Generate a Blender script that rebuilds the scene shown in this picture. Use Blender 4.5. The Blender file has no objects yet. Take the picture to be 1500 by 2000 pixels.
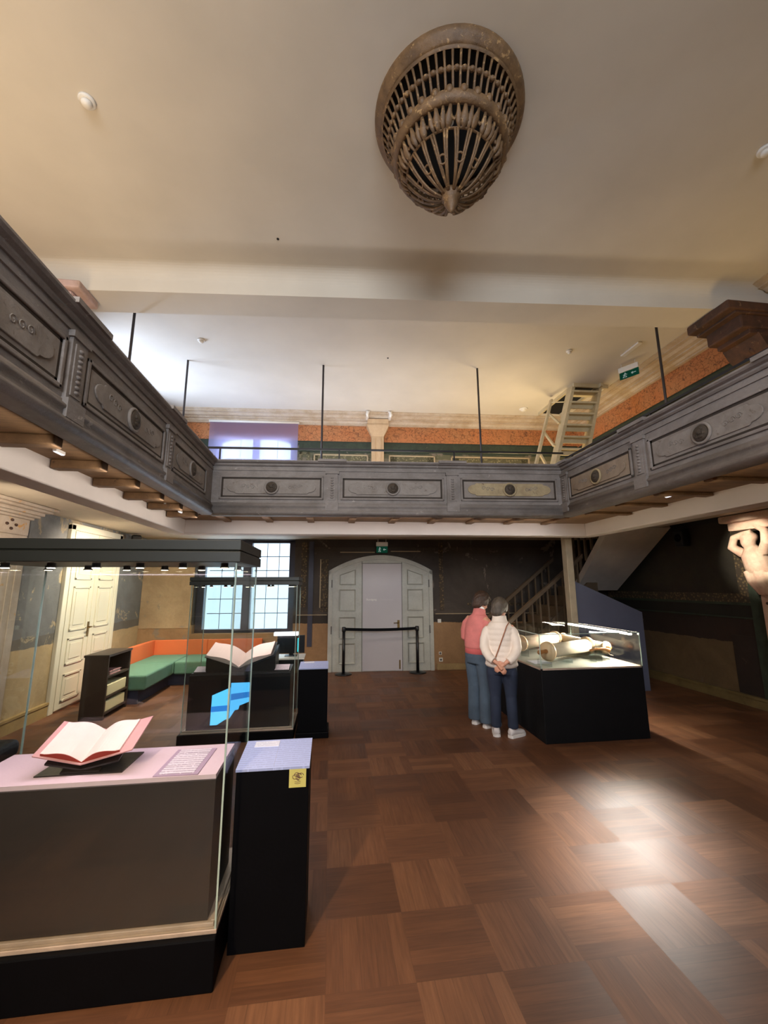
import bpy, math, random
from mathutils import Vector, Matrix
random.seed(7)
SC = bpy.context.scene
COL = SC.collection
PI = math.pi
ZC = 5.5            # main ceiling height
SOF = 2.73          # underside of the galleries

# ------------------------------------------------------------------ mesh helper
class MB:
    def __init__(self):
        self.v = []; self.f = []; self.s = []
    def add(self, vs, fs, smooth=False, M=None):
        n = len(self.v)
        for p in vs:
            p = Vector(p)
            self.v.append(tuple(M @ p) if M is not None else tuple(p))
        for f in fs:
            self.f.append(tuple(i + n for i in f)); self.s.append(smooth)
        return self
    def box(self, x0, x1, y0, y1, z0, z1, M=None):
        vs = [(x, y, z) for x in (x0, x1) for y in (y0, y1) for z in (z0, z1)]
        fs = [(0,1,3,2),(4,6,7,5),(0,4,5,1),(2,3,7,6),(0,2,6,4),(1,5,7,3)]
        return self.add(vs, fs, False, M)
    def loft(self, rings, smooth=True, closed=True, cap=True, M=None):
        k = len(rings[0]); vs = [p for r in rings for p in r]; fs = []
        for i in range(len(rings)-1):
            for j in range(k if closed else k-1):
                a = i*k+j; b = i*k+(j+1) % k
                fs.append((a, b, b+k, a+k))
        if cap and closed:
            fs.append(tuple(range(k-1, -1, -1))); fs.append(tuple(range((len(rings)-1)*k, len(rings)*k)))
        return self.add(vs, fs, smooth, M)
    def tube(self, pts, r, n=8, M=None, smooth=True, flat=1.0):
        pts = [Vector(p) for p in pts]; rs = r if isinstance(r, (list, tuple)) else [r]*len(pts)
        rings = []; up0 = None
        for i, p in enumerate(pts):
            t = (pts[min(i+1, len(pts)-1)] - pts[max(i-1, 0)]).normalized()
            if up0 is None:
                up0 = Vector((0,0,1)) if abs(t.z) < .9 else Vector((0,1,0))
            a = t.cross(up0)
            if a.length < 1e-4: a = t.cross(Vector((1,0,0)))
            a.normalize(); b = a.cross(t).normalized(); up0 = b
            rings.append([p + a*math.cos(2*PI*j/n)*rs[i] + b*math.sin(2*PI*j/n)*rs[i]*flat for j in range(n)])
        return self.loft(rings, smooth, M=M)
    def lathe(self, prof, n=32, c=(0,0,0), M=None, smooth=True, cap=True):
        rings = [[(c[0]+r*math.cos(2*PI*j/n), c[1]+r*math.sin(2*PI*j/n), c[2]+z) for j in range(n)] for r, z in prof]
        return self.loft(rings, smooth, cap=cap, M=M)
    def prism(self, poly, h0, h1, M=None, smooth=False):
        k = len(poly)
        return self.loft([[(x, y, h0) for x, y in poly], [(x, y, h1) for x, y in poly]], smooth, M=M)
    def ell(self, c, r, M=None, n=16, m=10, fn=None):
        rings = []
        for i in range(m+1):
            t = PI*(i+.02 if i == 0 else (i-.02 if i == m else i))/m
            ring = []
            for j in range(n):
                a = 2*PI*j/n
                d = Vector((math.sin(t)*math.cos(a), math.sin(t)*math.sin(a), -math.cos(t)))
                k = fn(d) if fn else 1
                ring.append((c[0]+d.x*r[0]*k, c[1]+d.y*r[1]*k, c[2]+d.z*r[2]*k))
            rings.append(ring)
        return self.loft(rings, True, M=M)
    def build(self, name, mat, parent=None, loc=None, bevel=0, seg=2, remesh=0, smooth=0, sub=0, kind=None, label=None):
        me = bpy.data.meshes.new(name); me.from_pydata(self.v, [], self.f)
        me.polygons.foreach_set('use_smooth', self.s)
        me.materials.append(mat); me.update()
        o = bpy.data.objects.new(name, me); COL.objects.link(o)
        if parent is not None:
            o.parent = parent
            if parent.type == 'EMPTY' and parent.name in WORLDMODE: o.location = -parent.location
        if loc is not None: o.location = loc
        if bevel:
            m = o.modifiers.new('bevel', 'BEVEL'); m.width = bevel; m.segments = seg; m.limit_method = 'ANGLE'
        if remesh:
            m = o.modifiers.new('remesh', 'REMESH'); m.mode = 'VOXEL'; m.voxel_size = remesh; m.use_smooth_shade = True
        if smooth:
            m = o.modifiers.new('smooth', 'SMOOTH'); m.factor = .5; m.iterations = smooth
        if kind: o['kind'] = kind
        if label: o['label'] = label
        return o

WORLDMODE = set()
def thing(name, label, cat, loc=(0,0,0), rz=0, group=None, world=True):
    """An Empty at the thing's base. world=True: its parts are modelled in world coordinates."""
    o = bpy.data.objects.new(name, None); COL.objects.link(o)
    o.empty_display_size = .1
    o.location = loc; o.rotation_euler = (0,0,rz)
    o['label'] = label; o['category'] = cat
    if group: o['group'] = group
    if world: WORLDMODE.add(o.name)
    return o
def tag(o, label, cat, group=None):
    o['label'] = label; o['category'] = cat
    if group: o['group'] = group
    return o
def copy_tree(o, loc=None, rz=None, label=None, parent=None):
    c = o.copy(); COL.objects.link(c)
    if parent is not None: c.parent = parent
    if loc is not None: c.location = loc
    if rz is not None: c.rotation_euler = (0,0,rz)
    if label: c['label'] = label
    for ch in list(o.children): copy_tree(ch, parent=c)
    return c

# ------------------------------------------------------------------ materials
def lin(c):
    return tuple(((v/255)/12.92 if v/255 <= .04045 else ((v/255+.055)/1.055)**2.4) for v in c) + (1,)
class NT:
    def __init__(self, name):
        self.m = bpy.data.materials.new(name); self.m.use_nodes = True
        self.t = self.m.node_tree; self.t.nodes.clear()
        self.out = self.t.nodes.new('ShaderNodeOutputMaterial')
    def n(self, typ, **kw):
        o = self.t.nodes.new(typ)
        for k, v in kw.items():
            if hasattr(o, k): setattr(o, k, v)
        return o
    def put(self, sock, val):
        if hasattr(val, 'node'): self.t.links.new(val, sock)
        elif val is not None: sock.default_value = val
    def math(self, op, a, b=None, c=None):
        o = self.n('ShaderNodeMath', operation=op); self.put(o.inputs[0], a)
        if b is not None: self.put(o.inputs[1], b)
        if c is not None: self.put(o.inputs[2], c)
        return o.outputs[0]
    def mix(self, f, a, b, mode='MIX'):
        o = self.n('ShaderNodeMixRGB', blend_type=mode); self.put(o.inputs[0], f); self.put(o.inputs[1], a); self.put(o.inputs[2], b)
        return o.outputs[0]
    def coord(self): 
        return self.n('ShaderNodeTexCoord').outputs['Object']
    def noise(self, vec, scale, detail=4, rough=.55, dist=0):
        o = self.n('ShaderNodeTexNoise'); self.put(o.inputs['Vector'], vec); self.put(o.inputs['Scale'], scale)
        self.put(o.inputs['Detail'], detail); self.put(o.inputs['Roughness'], rough); self.put(o.inputs['Distortion'], dist)
        return o.outputs['Fac']
    def ramp(self, f, stops, interp='LINEAR'):
        o = self.n('ShaderNodeValToRGB'); r = o.color_ramp; r.interpolation = interp
        r.elements[0].position, r.elements[0].color = stops[0]
        r.elements[1].position, r.elements[1].color = stops[-1]
        for p, c in stops[1:-1]:
            e = r.elements.new(p); e.color = c
        self.put(o.inputs[0], f); return o.outputs[0]
    def scalevec(self, vec, s):
        o = self.n('ShaderNodeVectorMath', operation='MULTIPLY'); self.put(o.inputs[0], vec); o.inputs[1].default_value = s
        return o.outputs[0]
    def bsdf(self, col, rough=.6, metal=0, bump=None, bstr=.3, bdist=.02, spec=.5, emit=None, estr=0, **kw):
        b = self.n('ShaderNodeBsdfPrincipled')
        self.put(b.inputs['Base Color'], col); self.put(b.inputs['Roughness'], rough); self.put(b.inputs['Metallic'], metal)
        self.put(b.inputs['Specular IOR Level'], spec)
        if emit is not None:
            self.put(b.inputs['Emission Color'], emit); b.inputs['Emission Strength'].default_value = estr
        if bump is not None:
            bn = self.n('ShaderNodeBump'); bn.inputs['Strength'].default_value = bstr; bn.inputs['Distance'].default_value = bdist
            self.put(bn.inputs['Height'], bump); self.t.links.new(bn.outputs[0], b.inputs['Normal'])
        self.t.links.new(b.outputs[0], self.out.inputs[0])
        return self.m
def plain(name, c, rough=.6, metal=0, var=.12, scale=6, bump=.15, spec=.5, bd=.01):
    t = NT(name); v = t.coord(); f = t.noise(v, scale); g = t.noise(v, scale*7, 3)
    c0 = lin(c); c1 = tuple(x*(1-var) for x in c0[:3])+(1,); c2 = tuple(min(1, x*(1+var)) for x in c0[:3])+(1,)
    col = t.ramp(f, [(.3, c1), (.7, c2)])
    return t.bsdf(col, rough, metal, g, bump, bd, spec)
def worn(name, c, c2, c3=None, rough=.75, scale=3, bump=.35, thr=.55, fine=22, stretch=(1,1,1), bd=.012):
    """Old paint: base colour, a second tone in cloudy blotches and flaked spots of a third."""
    t = NT(name); v0 = t.coord(); v = t.scalevec(v0, stretch)
    f = t.noise(v, scale, 6, .65, .3); g = t.noise(v, fine, 5, .7); h = t.noise(v, scale*2.3, 8, .75, .6)
    col = t.mix(t.ramp(f, [(.38, (0,0,0,1)), (.62, (1,1,1,1))]), lin(c), lin(c2))
    col = t.mix(t.math('MULTIPLY', g, .35), col, lin([x*.5 for x in c]))
    if c3 is not None:
        col = t.mix(t.ramp(h, [(thr, (0,0,0,1)), (thr+.04, (1,1,1,1))]), col, lin(c3))
    return t.bsdf(col, rough, 0, t.math('ADD', g, t.math('MULTIPLY', h, .6)), bump, bd)
def emis(name, c, s):
    t = NT(name); e = t.n('ShaderNodeEmission'); e.inputs[0].default_value = lin(c); e.inputs[1].default_value = s
    t.t.links.new(e.outputs[0], t.out.inputs[0]); return t.m
def glassmat(name, tint=(251, 253, 252), refl=1.0):
    t = NT(name); tr = t.n('ShaderNodeBsdfTransparent'); tr.inputs[0].default_value = lin(tint)
    gl = t.n('ShaderNodeBsdfGlossy'); gl.inputs['Roughness'].default_value = .015
    fr = t.n('ShaderNodeFresnel'); fr.inputs[0].default_value = 1.45
    mx = t.n('ShaderNodeMixShader')
    t.t.links.new(t.math('MINIMUM', t.math('MULTIPLY', fr.outputs[0], refl), .3 if refl > 1 else .13), mx.inputs[0])
    t.t.links.new(tr.outputs[0], mx.inputs[1]); t.t.links.new(gl.outputs[0], mx.inputs[2])
    t.t.links.new(mx.outputs[0], t.out.inputs[0]); return t.m

def parquet():
    t = NT('parquet'); v = t.coord(); s = t.n('ShaderNodeSeparateXYZ'); t.put(s.inputs[0], v)
    T = .405; N = 5
    ux = t.math('DIVIDE', t.math('SUBTRACT', s.outputs[0], 1.63), T); uy = t.math('DIVIDE', t.math('SUBTRACT', s.outputs[1], 2.54), T)
    ix = t.math('FLOOR', ux); iy = t.math('FLOOR', uy); fx = t.math('SUBTRACT', ux, ix); fy = t.math('SUBTRACT', uy, iy)
    par = t.math('FLOORED_MODULO', t.math('ADD', ix, iy), 2.0)
    st = t.math('ADD', t.math('MULTIPLY', fx, par), t.math('MULTIPLY', fy, t.math('SUBTRACT', 1.0, par)))
    sn = t.math('MULTIPLY', st, float(N)); si = t.math('FLOOR', sn); sf = t.math('SUBTRACT', sn, si)
    def wn(a, b, c):
        cb = t.n('ShaderNodeCombineXYZ'); t.put(cb.inputs[0], a); t.put(cb.inputs[1], b); t.put(cb.inputs[2], c)
        w = t.n('ShaderNodeTexWhiteNoise', noise_dimensions='3D'); t.put(w.inputs[0], cb.outputs[0]); return w.outputs[0]
    r1 = wn(ix, iy, si); r2 = wn(ix, iy, 17.3)
    g1 = t.noise(t.scalevec(v, (4, 60, 1)), 1, 4, .6); g2 = t.noise(t.scalevec(v, (60, 4, 1)), 1, 4, .6)
    gr = t.mix(par, g1, g2)
    big = t.noise(v, .8, 3)
    k = t.math('ADD', t.math('ADD', t.math('MULTIPLY', r1, .24), t.math('MULTIPLY', r2, .36)), t.math('MULTIPLY', big, .42))
    col = t.ramp(k, [(.1, lin((84, 54, 38))), (.5, lin((114, 74, 49))), (.75, lin((136, 92, 62))), (1, lin((160, 116, 82)))])
    col = t.mix(.42, col, t.ramp(gr, [(.3, lin((120, 110, 100))), (.7, lin((255, 255, 255)))]), 'MULTIPLY')
    e1 = t.math('GREATER_THAN', t.math('ABSOLUTE', t.math('SUBTRACT', sf, .5)), .482)
    col = t.mix(t.math('MULTIPLY', e1, .25), col, lin((24, 15, 10)))
    rough = t.math('ADD', t.math('ADD', .40, t.math('MULTIPLY', r2, .16)), t.math('MULTIPLY', t.noise(v, 5, 4), .10))
    return t.bsdf(col, rough, 0, t.math('SUBTRACT', t.math('MULTIPLY', gr, .3), e1), .12, .004, .5)

def wallmat(name, bands, patch=(150, 130, 110), pthr=.6, amp=.09, dark=.5, scale=1.2):
    """Old painted plaster: horizontal bands of colour with ragged edges, grey-brown stains and bare patches."""
    t = NT(name); v = t.coord(); s = t.n('ShaderNodeSeparateXYZ'); t.put(s.inputs[0], v)
    n1 = t.noise(v, scale*2.2, 7, .7, .4); n2 = t.noise(v, scale, 6, .65, .8); n3 = t.noise(v, 18, 6, .75)
    z = t.math('ADD', s.outputs[2], t.math('MULTIPLY', t.math('SUBTRACT', n1, .5), amp))
    st = [(min(.999, b/6.0), lin(c)) for b, c in bands]
    col = t.ramp(t.math('DIVIDE', z, 6.0), st, 'CONSTANT')
    col = t.mix(t.ramp(n2, [(.35, (0,0,0,1)), (.65, (.6,.6,.6,1))]), col, t.mix(1.0, col, (dark, dark*.97, dark*.92, 1), 'MULTIPLY'))
    col = t.mix(t.ramp(t.noise(v, scale*1.4, 9, .7, 1.0), [(pthr, (0,0,0,1)), (pthr+.03, (.75,.75,.75,1))]), col, lin(patch))
    col = t.mix(t.math('MULTIPLY', n3, .4), col, (.03, .028, .026, 1))
    return t.bsdf(col, .8, 0, t.math('ADD', n3, n1), .3, .015, .3)

def friezemat():
    t = NT('painted_frieze'); v = t.coord()
    w = t.n('ShaderNodeTexVoronoi'); t.put(w.inputs['Vector'], t.scalevec(v, (1, 1, 1.5))); w.inputs['Scale'].default_value = 9; w.feature = 'DISTANCE_TO_EDGE'
    n = t.noise(v, 9, 5, .7, 1.5); n2 = t.noise(v, 2.0, 4)
    m = t.math('MULTIPLY', t.math('LESS_THAN', t.math('ADD', w.outputs[0], t.math('MULTIPLY', n, .16)), .12), t.math('GREATER_THAN', n2, .42))
    m2 = t.math('GREATER_THAN', t.noise(v, 7, 7, .85, 3.0), .55)
    col = t.mix(t.noise(v, 3, 4), lin((188, 108, 60)), lin((172, 126, 84)))
    col = t.mix(t.math('MULTIPLY', m, .45), col, lin((70, 38, 24)))
    col = t.mix(t.math('MULTIPLY', m2, .72), col, lin((74, 50, 34)))
    return t.bsdf(col, .8, 0, n, .2, .01)
def beadmat(name, c, c2, sc=26):
    t = NT(name); v = t.coord(); w = t.n('ShaderNodeTexVoronoi'); t.put(w.inputs['Vector'], v); w.inputs['Scale'].default_value = sc
    col = t.ramp(w.outputs['Distance'], [(.15, lin(c2)), (.5, lin(c))])
    col = t.mix(t.math('MULTIPLY', t.noise(v, 6, 6, .7), .6), col, lin([x*.45 for x in c]))
    return t.bsdf(col, .8, 0, w.outputs['Distance'], -.4, .01)
def linesmat(name, paper, ink, axis=1, per=.02, duty=.45, margin=None):
    """Printed matter too small to read: paper with ragged grey lines of type."""
    t = NT(name); v = t.coord(); s = t.n('ShaderNodeSeparateXYZ'); t.put(s.inputs[0], v)
    k = t.math('FRACT', t.math('DIVIDE', s.outputs[axis], per))
    on = t.math('LESS_THAN', k, duty); words = t.math('GREATER_THAN', t.noise(t.scalevec(v, (90, 90, 2)), 1, 2), .42)
    col = t.mix(t.math('MULTIPLY', t.math('MULTIPLY', on, words), .6), lin(paper), lin(ink))
    return t.bsdf(col, .6)

m_floor = parquet()
m_ceil = plain('ceiling_plaster', (210, 203, 191), .85, var=.05, scale=1.3, bump=.15)
m_beamw = plain('white_beam_paint', (226, 216, 206), .7, var=.05, scale=2, bump=.1)
m_soffit = plain('soffit_plaster', (196, 182, 162), .8, var=.08, scale=2)
m_cornice = worn('old_white_cornice', (208, 192, 172), (190, 168, 140), (160, 132, 104), .7, 4, .3, .62)
m_par = worn('gallery_grey_paint', (162, 154, 150), (138, 130, 125), (186, 177, 172), .6, 3, .5, .62, 26, (1,1,1.6))
m_parP = worn('gallery_panel_paint', (164, 156, 150), (146, 136, 129), (122, 110, 100), .65, 4, .4, .62)
m_parD = plain('gallery_dark_groove', (58, 48, 40), .7)
m_cart = worn('cartouche_grey', (168, 160, 154), (148, 139, 132), (120, 108, 98), .65, 5, .5, .6)
m_cartL = worn('cartouche_cream', (202, 184, 146), (180, 160, 126), (128, 110, 90), .65, 5, .5, .6)
m_panelL = worn('panel_pale', (178, 160, 140), (160, 142, 124), (118, 104, 90), .65, 5, .5, .62)
m_med = worn('medallion_dark', (88, 76, 64), (70, 60, 50), (110, 96, 82), .6, 12, .8, .6)
m_wood = worn('old_brown_boards', (146, 112, 76), (118, 90, 60), (84, 62, 44), .65, 5, .3, .6, 18, (1,6,1))
m_wall_back = wallmat('wall_back_paint', [(0, (176, 138, 100)), (.95, (66, 58, 52)), (1.12, (90, 80, 72)), (1.2, (84, 76, 70)), (2.55, (72, 64, 58)), (2.95, (140, 132, 112)), (4.55, (112, 112, 88)), (4.68, (60, 72, 60)), (4.95, (180, 125, 80)), (5.36, (170, 150, 130))], (140, 128, 116), .6)
m_wall_right = wallmat('wall_right_paint', [(0, (120, 98, 70)), (.85, (60, 46, 38)), (1.22, (46, 44, 36)), (2.95, (150, 138, 112)), (4.5, (80, 88, 66)), (4.65, (50, 60, 46)), (4.95, (150, 96, 60)), (5.36, (150, 130, 110))], (116, 98, 80), .64)
m_wall_left = wallmat('wall_left_paint', [(0, (196, 172, 134)), (.95, (112, 108, 104)), (1.1, (122, 123, 127)), (2.1, (144, 145, 146)), (2.95, (160, 150, 130))], (196, 176, 142), .56)
m_frieze = friezemat()
m_bead = beadmat('painted_bead_border', (96, 92, 66), (156, 146, 110), 22)
m_beadD = beadmat('dark_bead_border', (74, 62, 48), (138, 116, 78), 24)
m_green = worn('green_painted_band', (58, 70, 54), (46, 54, 42), (96, 96, 78), .8, 4, .3, .64)
m_field = worn('faded_wall_field', (150, 140, 112), (130, 120, 96), (104, 96, 78), .85, 3, .3, .6)
m_fieldD = worn('dark_wall_field', (54, 48, 34), (44, 38, 30), (66, 60, 42), .85, 3, .3, .66)
m_line = plain('pale_painted_line', (170, 152, 122), .8)
m_black = plain('black_lacquer', (15, 15, 19), .32, var=.1, scale=8, bump=.03)
m_navy = plain('matt_black_plinth', (5, 5, 8), .6, var=.15, scale=8, bump=.05, spec=.1)
m_umber = plain('dark_brown_cloth', (42, 37, 34), .55, var=.15, scale=3, bump=.05)
m_canopy = plain('dark_olive_metal', (42, 41, 32), .45, var=.12, scale=5, bump=.03)
m_strip = plain('pale_metal_strip', (190, 168, 150), .4, .2, scale=9)
m_glass = glassmat('case_glass')
m_gedge = plain('glass_edge_green', (168, 186, 176), .15, 0, spec=.8)
m_acryl = glassmat('clear_acrylic', (240, 244, 244), 2.5)
m_deck = plain('pink_grey_board', (214, 190, 200), .7, var=.03)
m_deckD = plain('dark_display_board', (44, 40, 40), .5)
m_page = plain('book_page', (228, 206, 200), .8, var=.04, scale=12)
m_red = plain('red_page_edge', (150, 48, 36), .7)
m_cover = plain('rose_paste_down', (200, 150, 150), .7)
m_coverd = plain('black_leather', (26, 22, 20), .5, bump=.3)
m_cradle = plain('dark_acrylic_cradle', (30, 26, 24), .35)
m_label = linesmat('printed_label', (226, 214, 224), (120, 100, 120), 1, .026, .5)
m_panel_lav = linesmat('lavender_text_panel', (180, 192, 236), (150, 160, 204), 1, .022, .4)
m_whitecard = linesmat('white_card', (236, 238, 250), (170, 170, 200), 1, .018, .4)
m_sticker = plain('yellow_sticker', (206, 196, 112), .6, var=.04)
m_ink = plain('brown_ink', (104, 70, 62), .7)
m_white_door = worn('white_door_paint', (196, 196, 186), (184, 182, 172), (150, 146, 134), .5, 2.5, .12, .68)
m_door_l = plain('cream_door_paint', (214, 208, 190), .5, var=.05, scale=2)
m_groove = plain('door_shadow_gap', (96, 92, 88), .7)
m_brass = plain('dull_brass', (120, 96, 56), .35, .8)
m_chrome = plain('brushed_steel', (180, 180, 184), .3, .9)
m_whitepl = plain('white_plastic', (226, 222, 214), .4, var=.03)
m_signg = emis('exit_sign_green', (40, 120, 92), .09)
m_signw = emis('exit_sign_symbol', (220, 240, 230), .16)
m_rod = plain('dark_steel_rod', (74, 70, 72), .4, .6)
m_rail = plain('black_handrail', (28, 26, 30), .45, .3)
m_winf = plain('dark_window_frame', (52, 52, 68), .5)
m_winl = plain('grey_window_bars', (150, 160, 180), .5)
m_wing = glassmat('window_glass', (246, 250, 253), 1.0)
m_pil = worn('tan_wood_pilaster', (206, 176, 138), (190, 158, 120), (150, 116, 84), .6, 3, .25, .64, 20, (1,1,.3))
m_pilw = worn('white_pilaster', (206, 192, 178), (188, 170, 152), (196, 150, 90), .7, 3, .3, .6)
m_capd = worn('brown_capital', (92, 60, 42), (66, 44, 32), (122, 94, 68), .75, 5, .5, .6)
m_cappink = worn('pink_capital', (206, 176, 168), (190, 160, 146), (170, 140, 120), .75, 5, .4, .6)
m_ladder = worn('cream_stair_paint', (214, 200, 166), (200, 184, 148), None, .6, 3, .2)
m_hole = plain('dark_opening', (10, 10, 12), .9)
m_iron = worn('bronzed_iron', (128, 98, 66), (98, 74, 50), (172, 138, 94), .5, 9, .5, .58)
m_stair = plain('grey_stair_plaster', (206, 196, 186), .75, var=.06)
m_stairw = plain('brown_stair_timber', (98, 82, 64), .6)
m_part = plain('blue_grey_partition', (92, 96, 116), .7, var=.04)
m_post = plain('cream_post_paint', (180, 166, 142), .6)
m_wax = worn('parchment', (236, 222, 196), (226, 208, 180), None, .6, 3, .1)
m_rwood = plain('turned_roller_wood', (168, 110, 58), .4, var=.15, scale=14)
m_ivory = plain('pale_wood_disc', (214, 184, 146), .45)
m_grey_deck = plain('grey_display_floor', (176, 176, 162), .5)
m_led = emis('led_white', (255, 240, 214), 14)
m_ledc = emis('led_spot', (255, 236, 200), 10)
m_screen = emis('blue_reflection', (88, 186, 250), .9)  # glow painted for the reflection on the far case
m_bluerefl_deep = emis('blue_reflection_deep', (40, 120, 205), .8)
m_cyan = emis('cyan_light_edge', (40, 220, 240), 1.2)
m_seat = plain('teal_upholstery', (92, 132, 112), .8, var=.08, scale=9, bump=.2)
m_orange = plain('orange_felt_panel', (216, 108, 62), .85, var=.06, scale=3, bump=.1)
m_seatb = plain('blue_bench_base', (40, 44, 66), .7)
m_cab = plain('dark_oak_cabinet', (58, 44, 34), .5, var=.2, scale=4)
m_cream = plain('cream_reflection_paint', (232, 222, 178), .6, var=.03)
m_speaker = plain('black_speaker', (18, 18, 18), .6)
m_atlas = worn('pale_pink_stucco', (226, 196, 168), (214, 170, 146), (176, 110, 92), .7, 7, .4, .66)
m_basebd = worn('tan_baseboard', (178, 152, 104), (156, 130, 88), None, .6, 3, .2)
m_basebr = worn('olive_baseboard', (132, 112, 70), (112, 94, 58), None, .6, 3, .2)
m_upbl = plain('black_upholstery', (22, 22, 26), .6, bump=.3)
m_skin = plain('skin', (206, 148, 120), .55, var=.06, scale=20, bump=.05)
m_hairb = worn('brown_hair', (78, 54, 38), (52, 36, 26), (120, 88, 58), .5, 14, .6, .62, 60, (1,1,.35))
m_hairg = worn('grey_brown_hair', (96, 84, 70), (70, 60, 50), (140, 124, 100), .5, 14, .6, .62, 60, (1,1,.35))
m_pink = plain('rose_pink_fabric', (210, 122, 116), .8, var=.12, scale=9, bump=.3)
m_pinkd = plain('rose_pink_hem', (196, 92, 90), .8, var=.1, scale=9, bump=.3)
m_puffer = plain('off_white_puffer', (232, 216, 200), .6, var=.05, scale=10, bump=.25)
m_jeans1 = plain('faded_blue_denim', (72, 86, 100), .85, var=.2, scale=7, bump=.25)
m_jeans2 = plain('dark_blue_denim', (36, 44, 62), .85, var=.2, scale=7, bump=.25)
m_shoe = plain('white_sneaker', (218, 210, 206), .6, var=.06)
m_sole = plain('white_sole', (232, 226, 220), .6)
m_strap = plain('tan_leather_strap', (150, 92, 58), .5)
m_cloth = plain('white_cotton', (240, 236, 230), .8)

# ------------------------------------------------------------------ camera
cd = bpy.data.cameras.new('camera'); cam = bpy.data.objects.new('camera', cd); COL.objects.link(cam)
cd.sensor_fit = 'VERTICAL'; cd.sensor_height = 24.0; cd.sensor_width = 18.0; cd.lens = 9.6
cd.clip_start = .02; cd.clip_end = 100
r0, r1, r2 = (0.99174678, 0.01819440, 0.12691452), (-0.12813704, 0.17451045, 0.97628223), (-0.00438504, -0.98448721, 0.17540155)
cam.matrix_world = Matrix(((r0[0], -r0[1], -r0[2], 0), (r1[0], -r1[1], -r1[2], 0), (r2[0], -r2[1], -r2[2], 1.75), (0, 0, 0, 1)))
SC.camera = cam

# ------------------------------------------------------------------ the room
TH = -.0575
WB = Matrix.Translation((0, 8.934, 0)) @ Matrix.Rotation(math.atan(TH), 4, 'Z')   # back wall frame: x along, y into the wall
def struct(name, mb, mat, parent=None, **k):
    o = mb.build(name, mat, parent, **k)
    if parent is None: o['kind'] = 'structure'
    return o
struct('floor', MB().box(-4.3, 6.7, -4.4, 9.8, -.12, 0), m_floor)
struct('ceiling', MB().box(-4.3, 6.7, -4.4, 9.8, ZC, ZC+.12), m_ceil)
struct('wall_left', MB().box(-4.3, -3.85, -4.4, 6.1, 0, ZC).box(-4.3, -3.85, 7.9, 9.8, 0, ZC).box(-4.3, -3.85, 6.1, 7.9, 0, 3.5).box(-4.3, -3.85, 6.1, 7.9, 5.2, ZC), m_wall_left)
struct('wall_right', MB().box(6.1, 6.7, -4.4, 9.8, 0, 2.8).box(5.75, 6.7, -4.4, 9.8, 2.8, ZC), m_wall_right)
struct('wall_front', MB().box(-3.85, -3.4, -4.4, -4.0, 0, ZC).box(1.6, 6.1, -4.4, -4.0, 0, ZC).box(-3.4, 1.6, -4.4, -4.0, 0, 2.5).box(-3.4, 1.6, -4.4, -4.0, 5.1, ZC), m_wall_left)
def wall_holes(s0, s1, z1, d0, d1, holes):
    ss = sorted({s0, s1} | {h[0] for h in holes} | {h[1] for h in holes}); zs = sorted({0, z1} | {h[2] for h in holes} | {h[3] for h in holes})
    mb = MB()
    for a, b in zip(ss, ss[1:]):
        for c, d in zip(zs, zs[1:]):
            if not any(h[0] <= (a+b)/2 <= h[1] and h[2] <= (c+d)/2 <= h[3] for h in holes):
                mb.box(a, b, d0, d1, c, d, WB)
    return mb
struct('wall_back', wall_holes(-3.9, 6.4, ZC, 0, .62, [(-2.8, -.76, .78, 2.72), (-2.62, -.84, 3.5, 5.2)]), m_wall_back)

# ceiling beam across the hall, with a soft cove on its front
BM = Matrix.Translation((0, 4.49, 0)) @ Matrix.Rotation(math.atan(-.079), 4, 'Z')
prof = [(0, 5.2)] + [(.0-.16*(1-math.sin(a)), ZC-.16*(1-math.cos(a))*1.0) for a in [PI/2*(1-i/8) for i in range(9)]] + [(.4, ZC), (.4, 5.2)]
rings = [[(s, y, z) for y, z in prof] for s in (-4.1, 6.0)]
o = MB().loft(rings, False, M=BM); struct('trim_1', o, m_ceil)
# cornices
def cornice(name, P0, P1, n, mat, z0=5.33, depth=.5):
    """Stepped moulding run from P0 to P1; n = direction out of the wall."""
    pr = [(0, z0), (.07, z0), (.07, z0+.025), (.1, z0+.03), (.13, z0+.06), (.2, z0+.065), (.2, z0+.085), (.28, z0+.09), (.33, z0+.12), (.4, z0+.125), (.4, z0+.14), (depth, ZC-.012), (depth, ZC), (0, ZC)]
    mb = MB(); rr = []
    for P in (P0, P1):
        rr.append([(P[0]+n[0]*d, P[1]+n[1]*d, z) for d, z in pr])
    mb.loft(rr, False); return struct(name, mb, mat)
bw = lambda s, d=0: tuple((WB @ Vector((s, d, 0)))[:2])
cornice('trim_2', bw(-3.85), bw(5.8), (.057*-1, -1), m_cornice, depth=.46)
cornice('trim_3', (5.75, 4.5), (5.75, 8.6), (-1, 0), m_cornice, depth=.5)
cornice('trim_4', (5.75, -4), (5.75, 4.0), (-1, 0), m_cornice, depth=.5)
cornice('trim_5', (-3.85, -4), (-3.85, 9.1), (1, 0), m_cornice, depth=.4)
# painted frieze strips under the cornice
struct('trim_6', MB().box(-3.85, .86, -.012, 0, 4.96, 5.35, WB).box(1.17, 5.8, -.012, 0, 4.96, 5.35, WB), m_frieze)
struct('trim_7', MB().box(5.738, 5.75, -4, 8.6, 4.93, 5.33), m_frieze)
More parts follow.
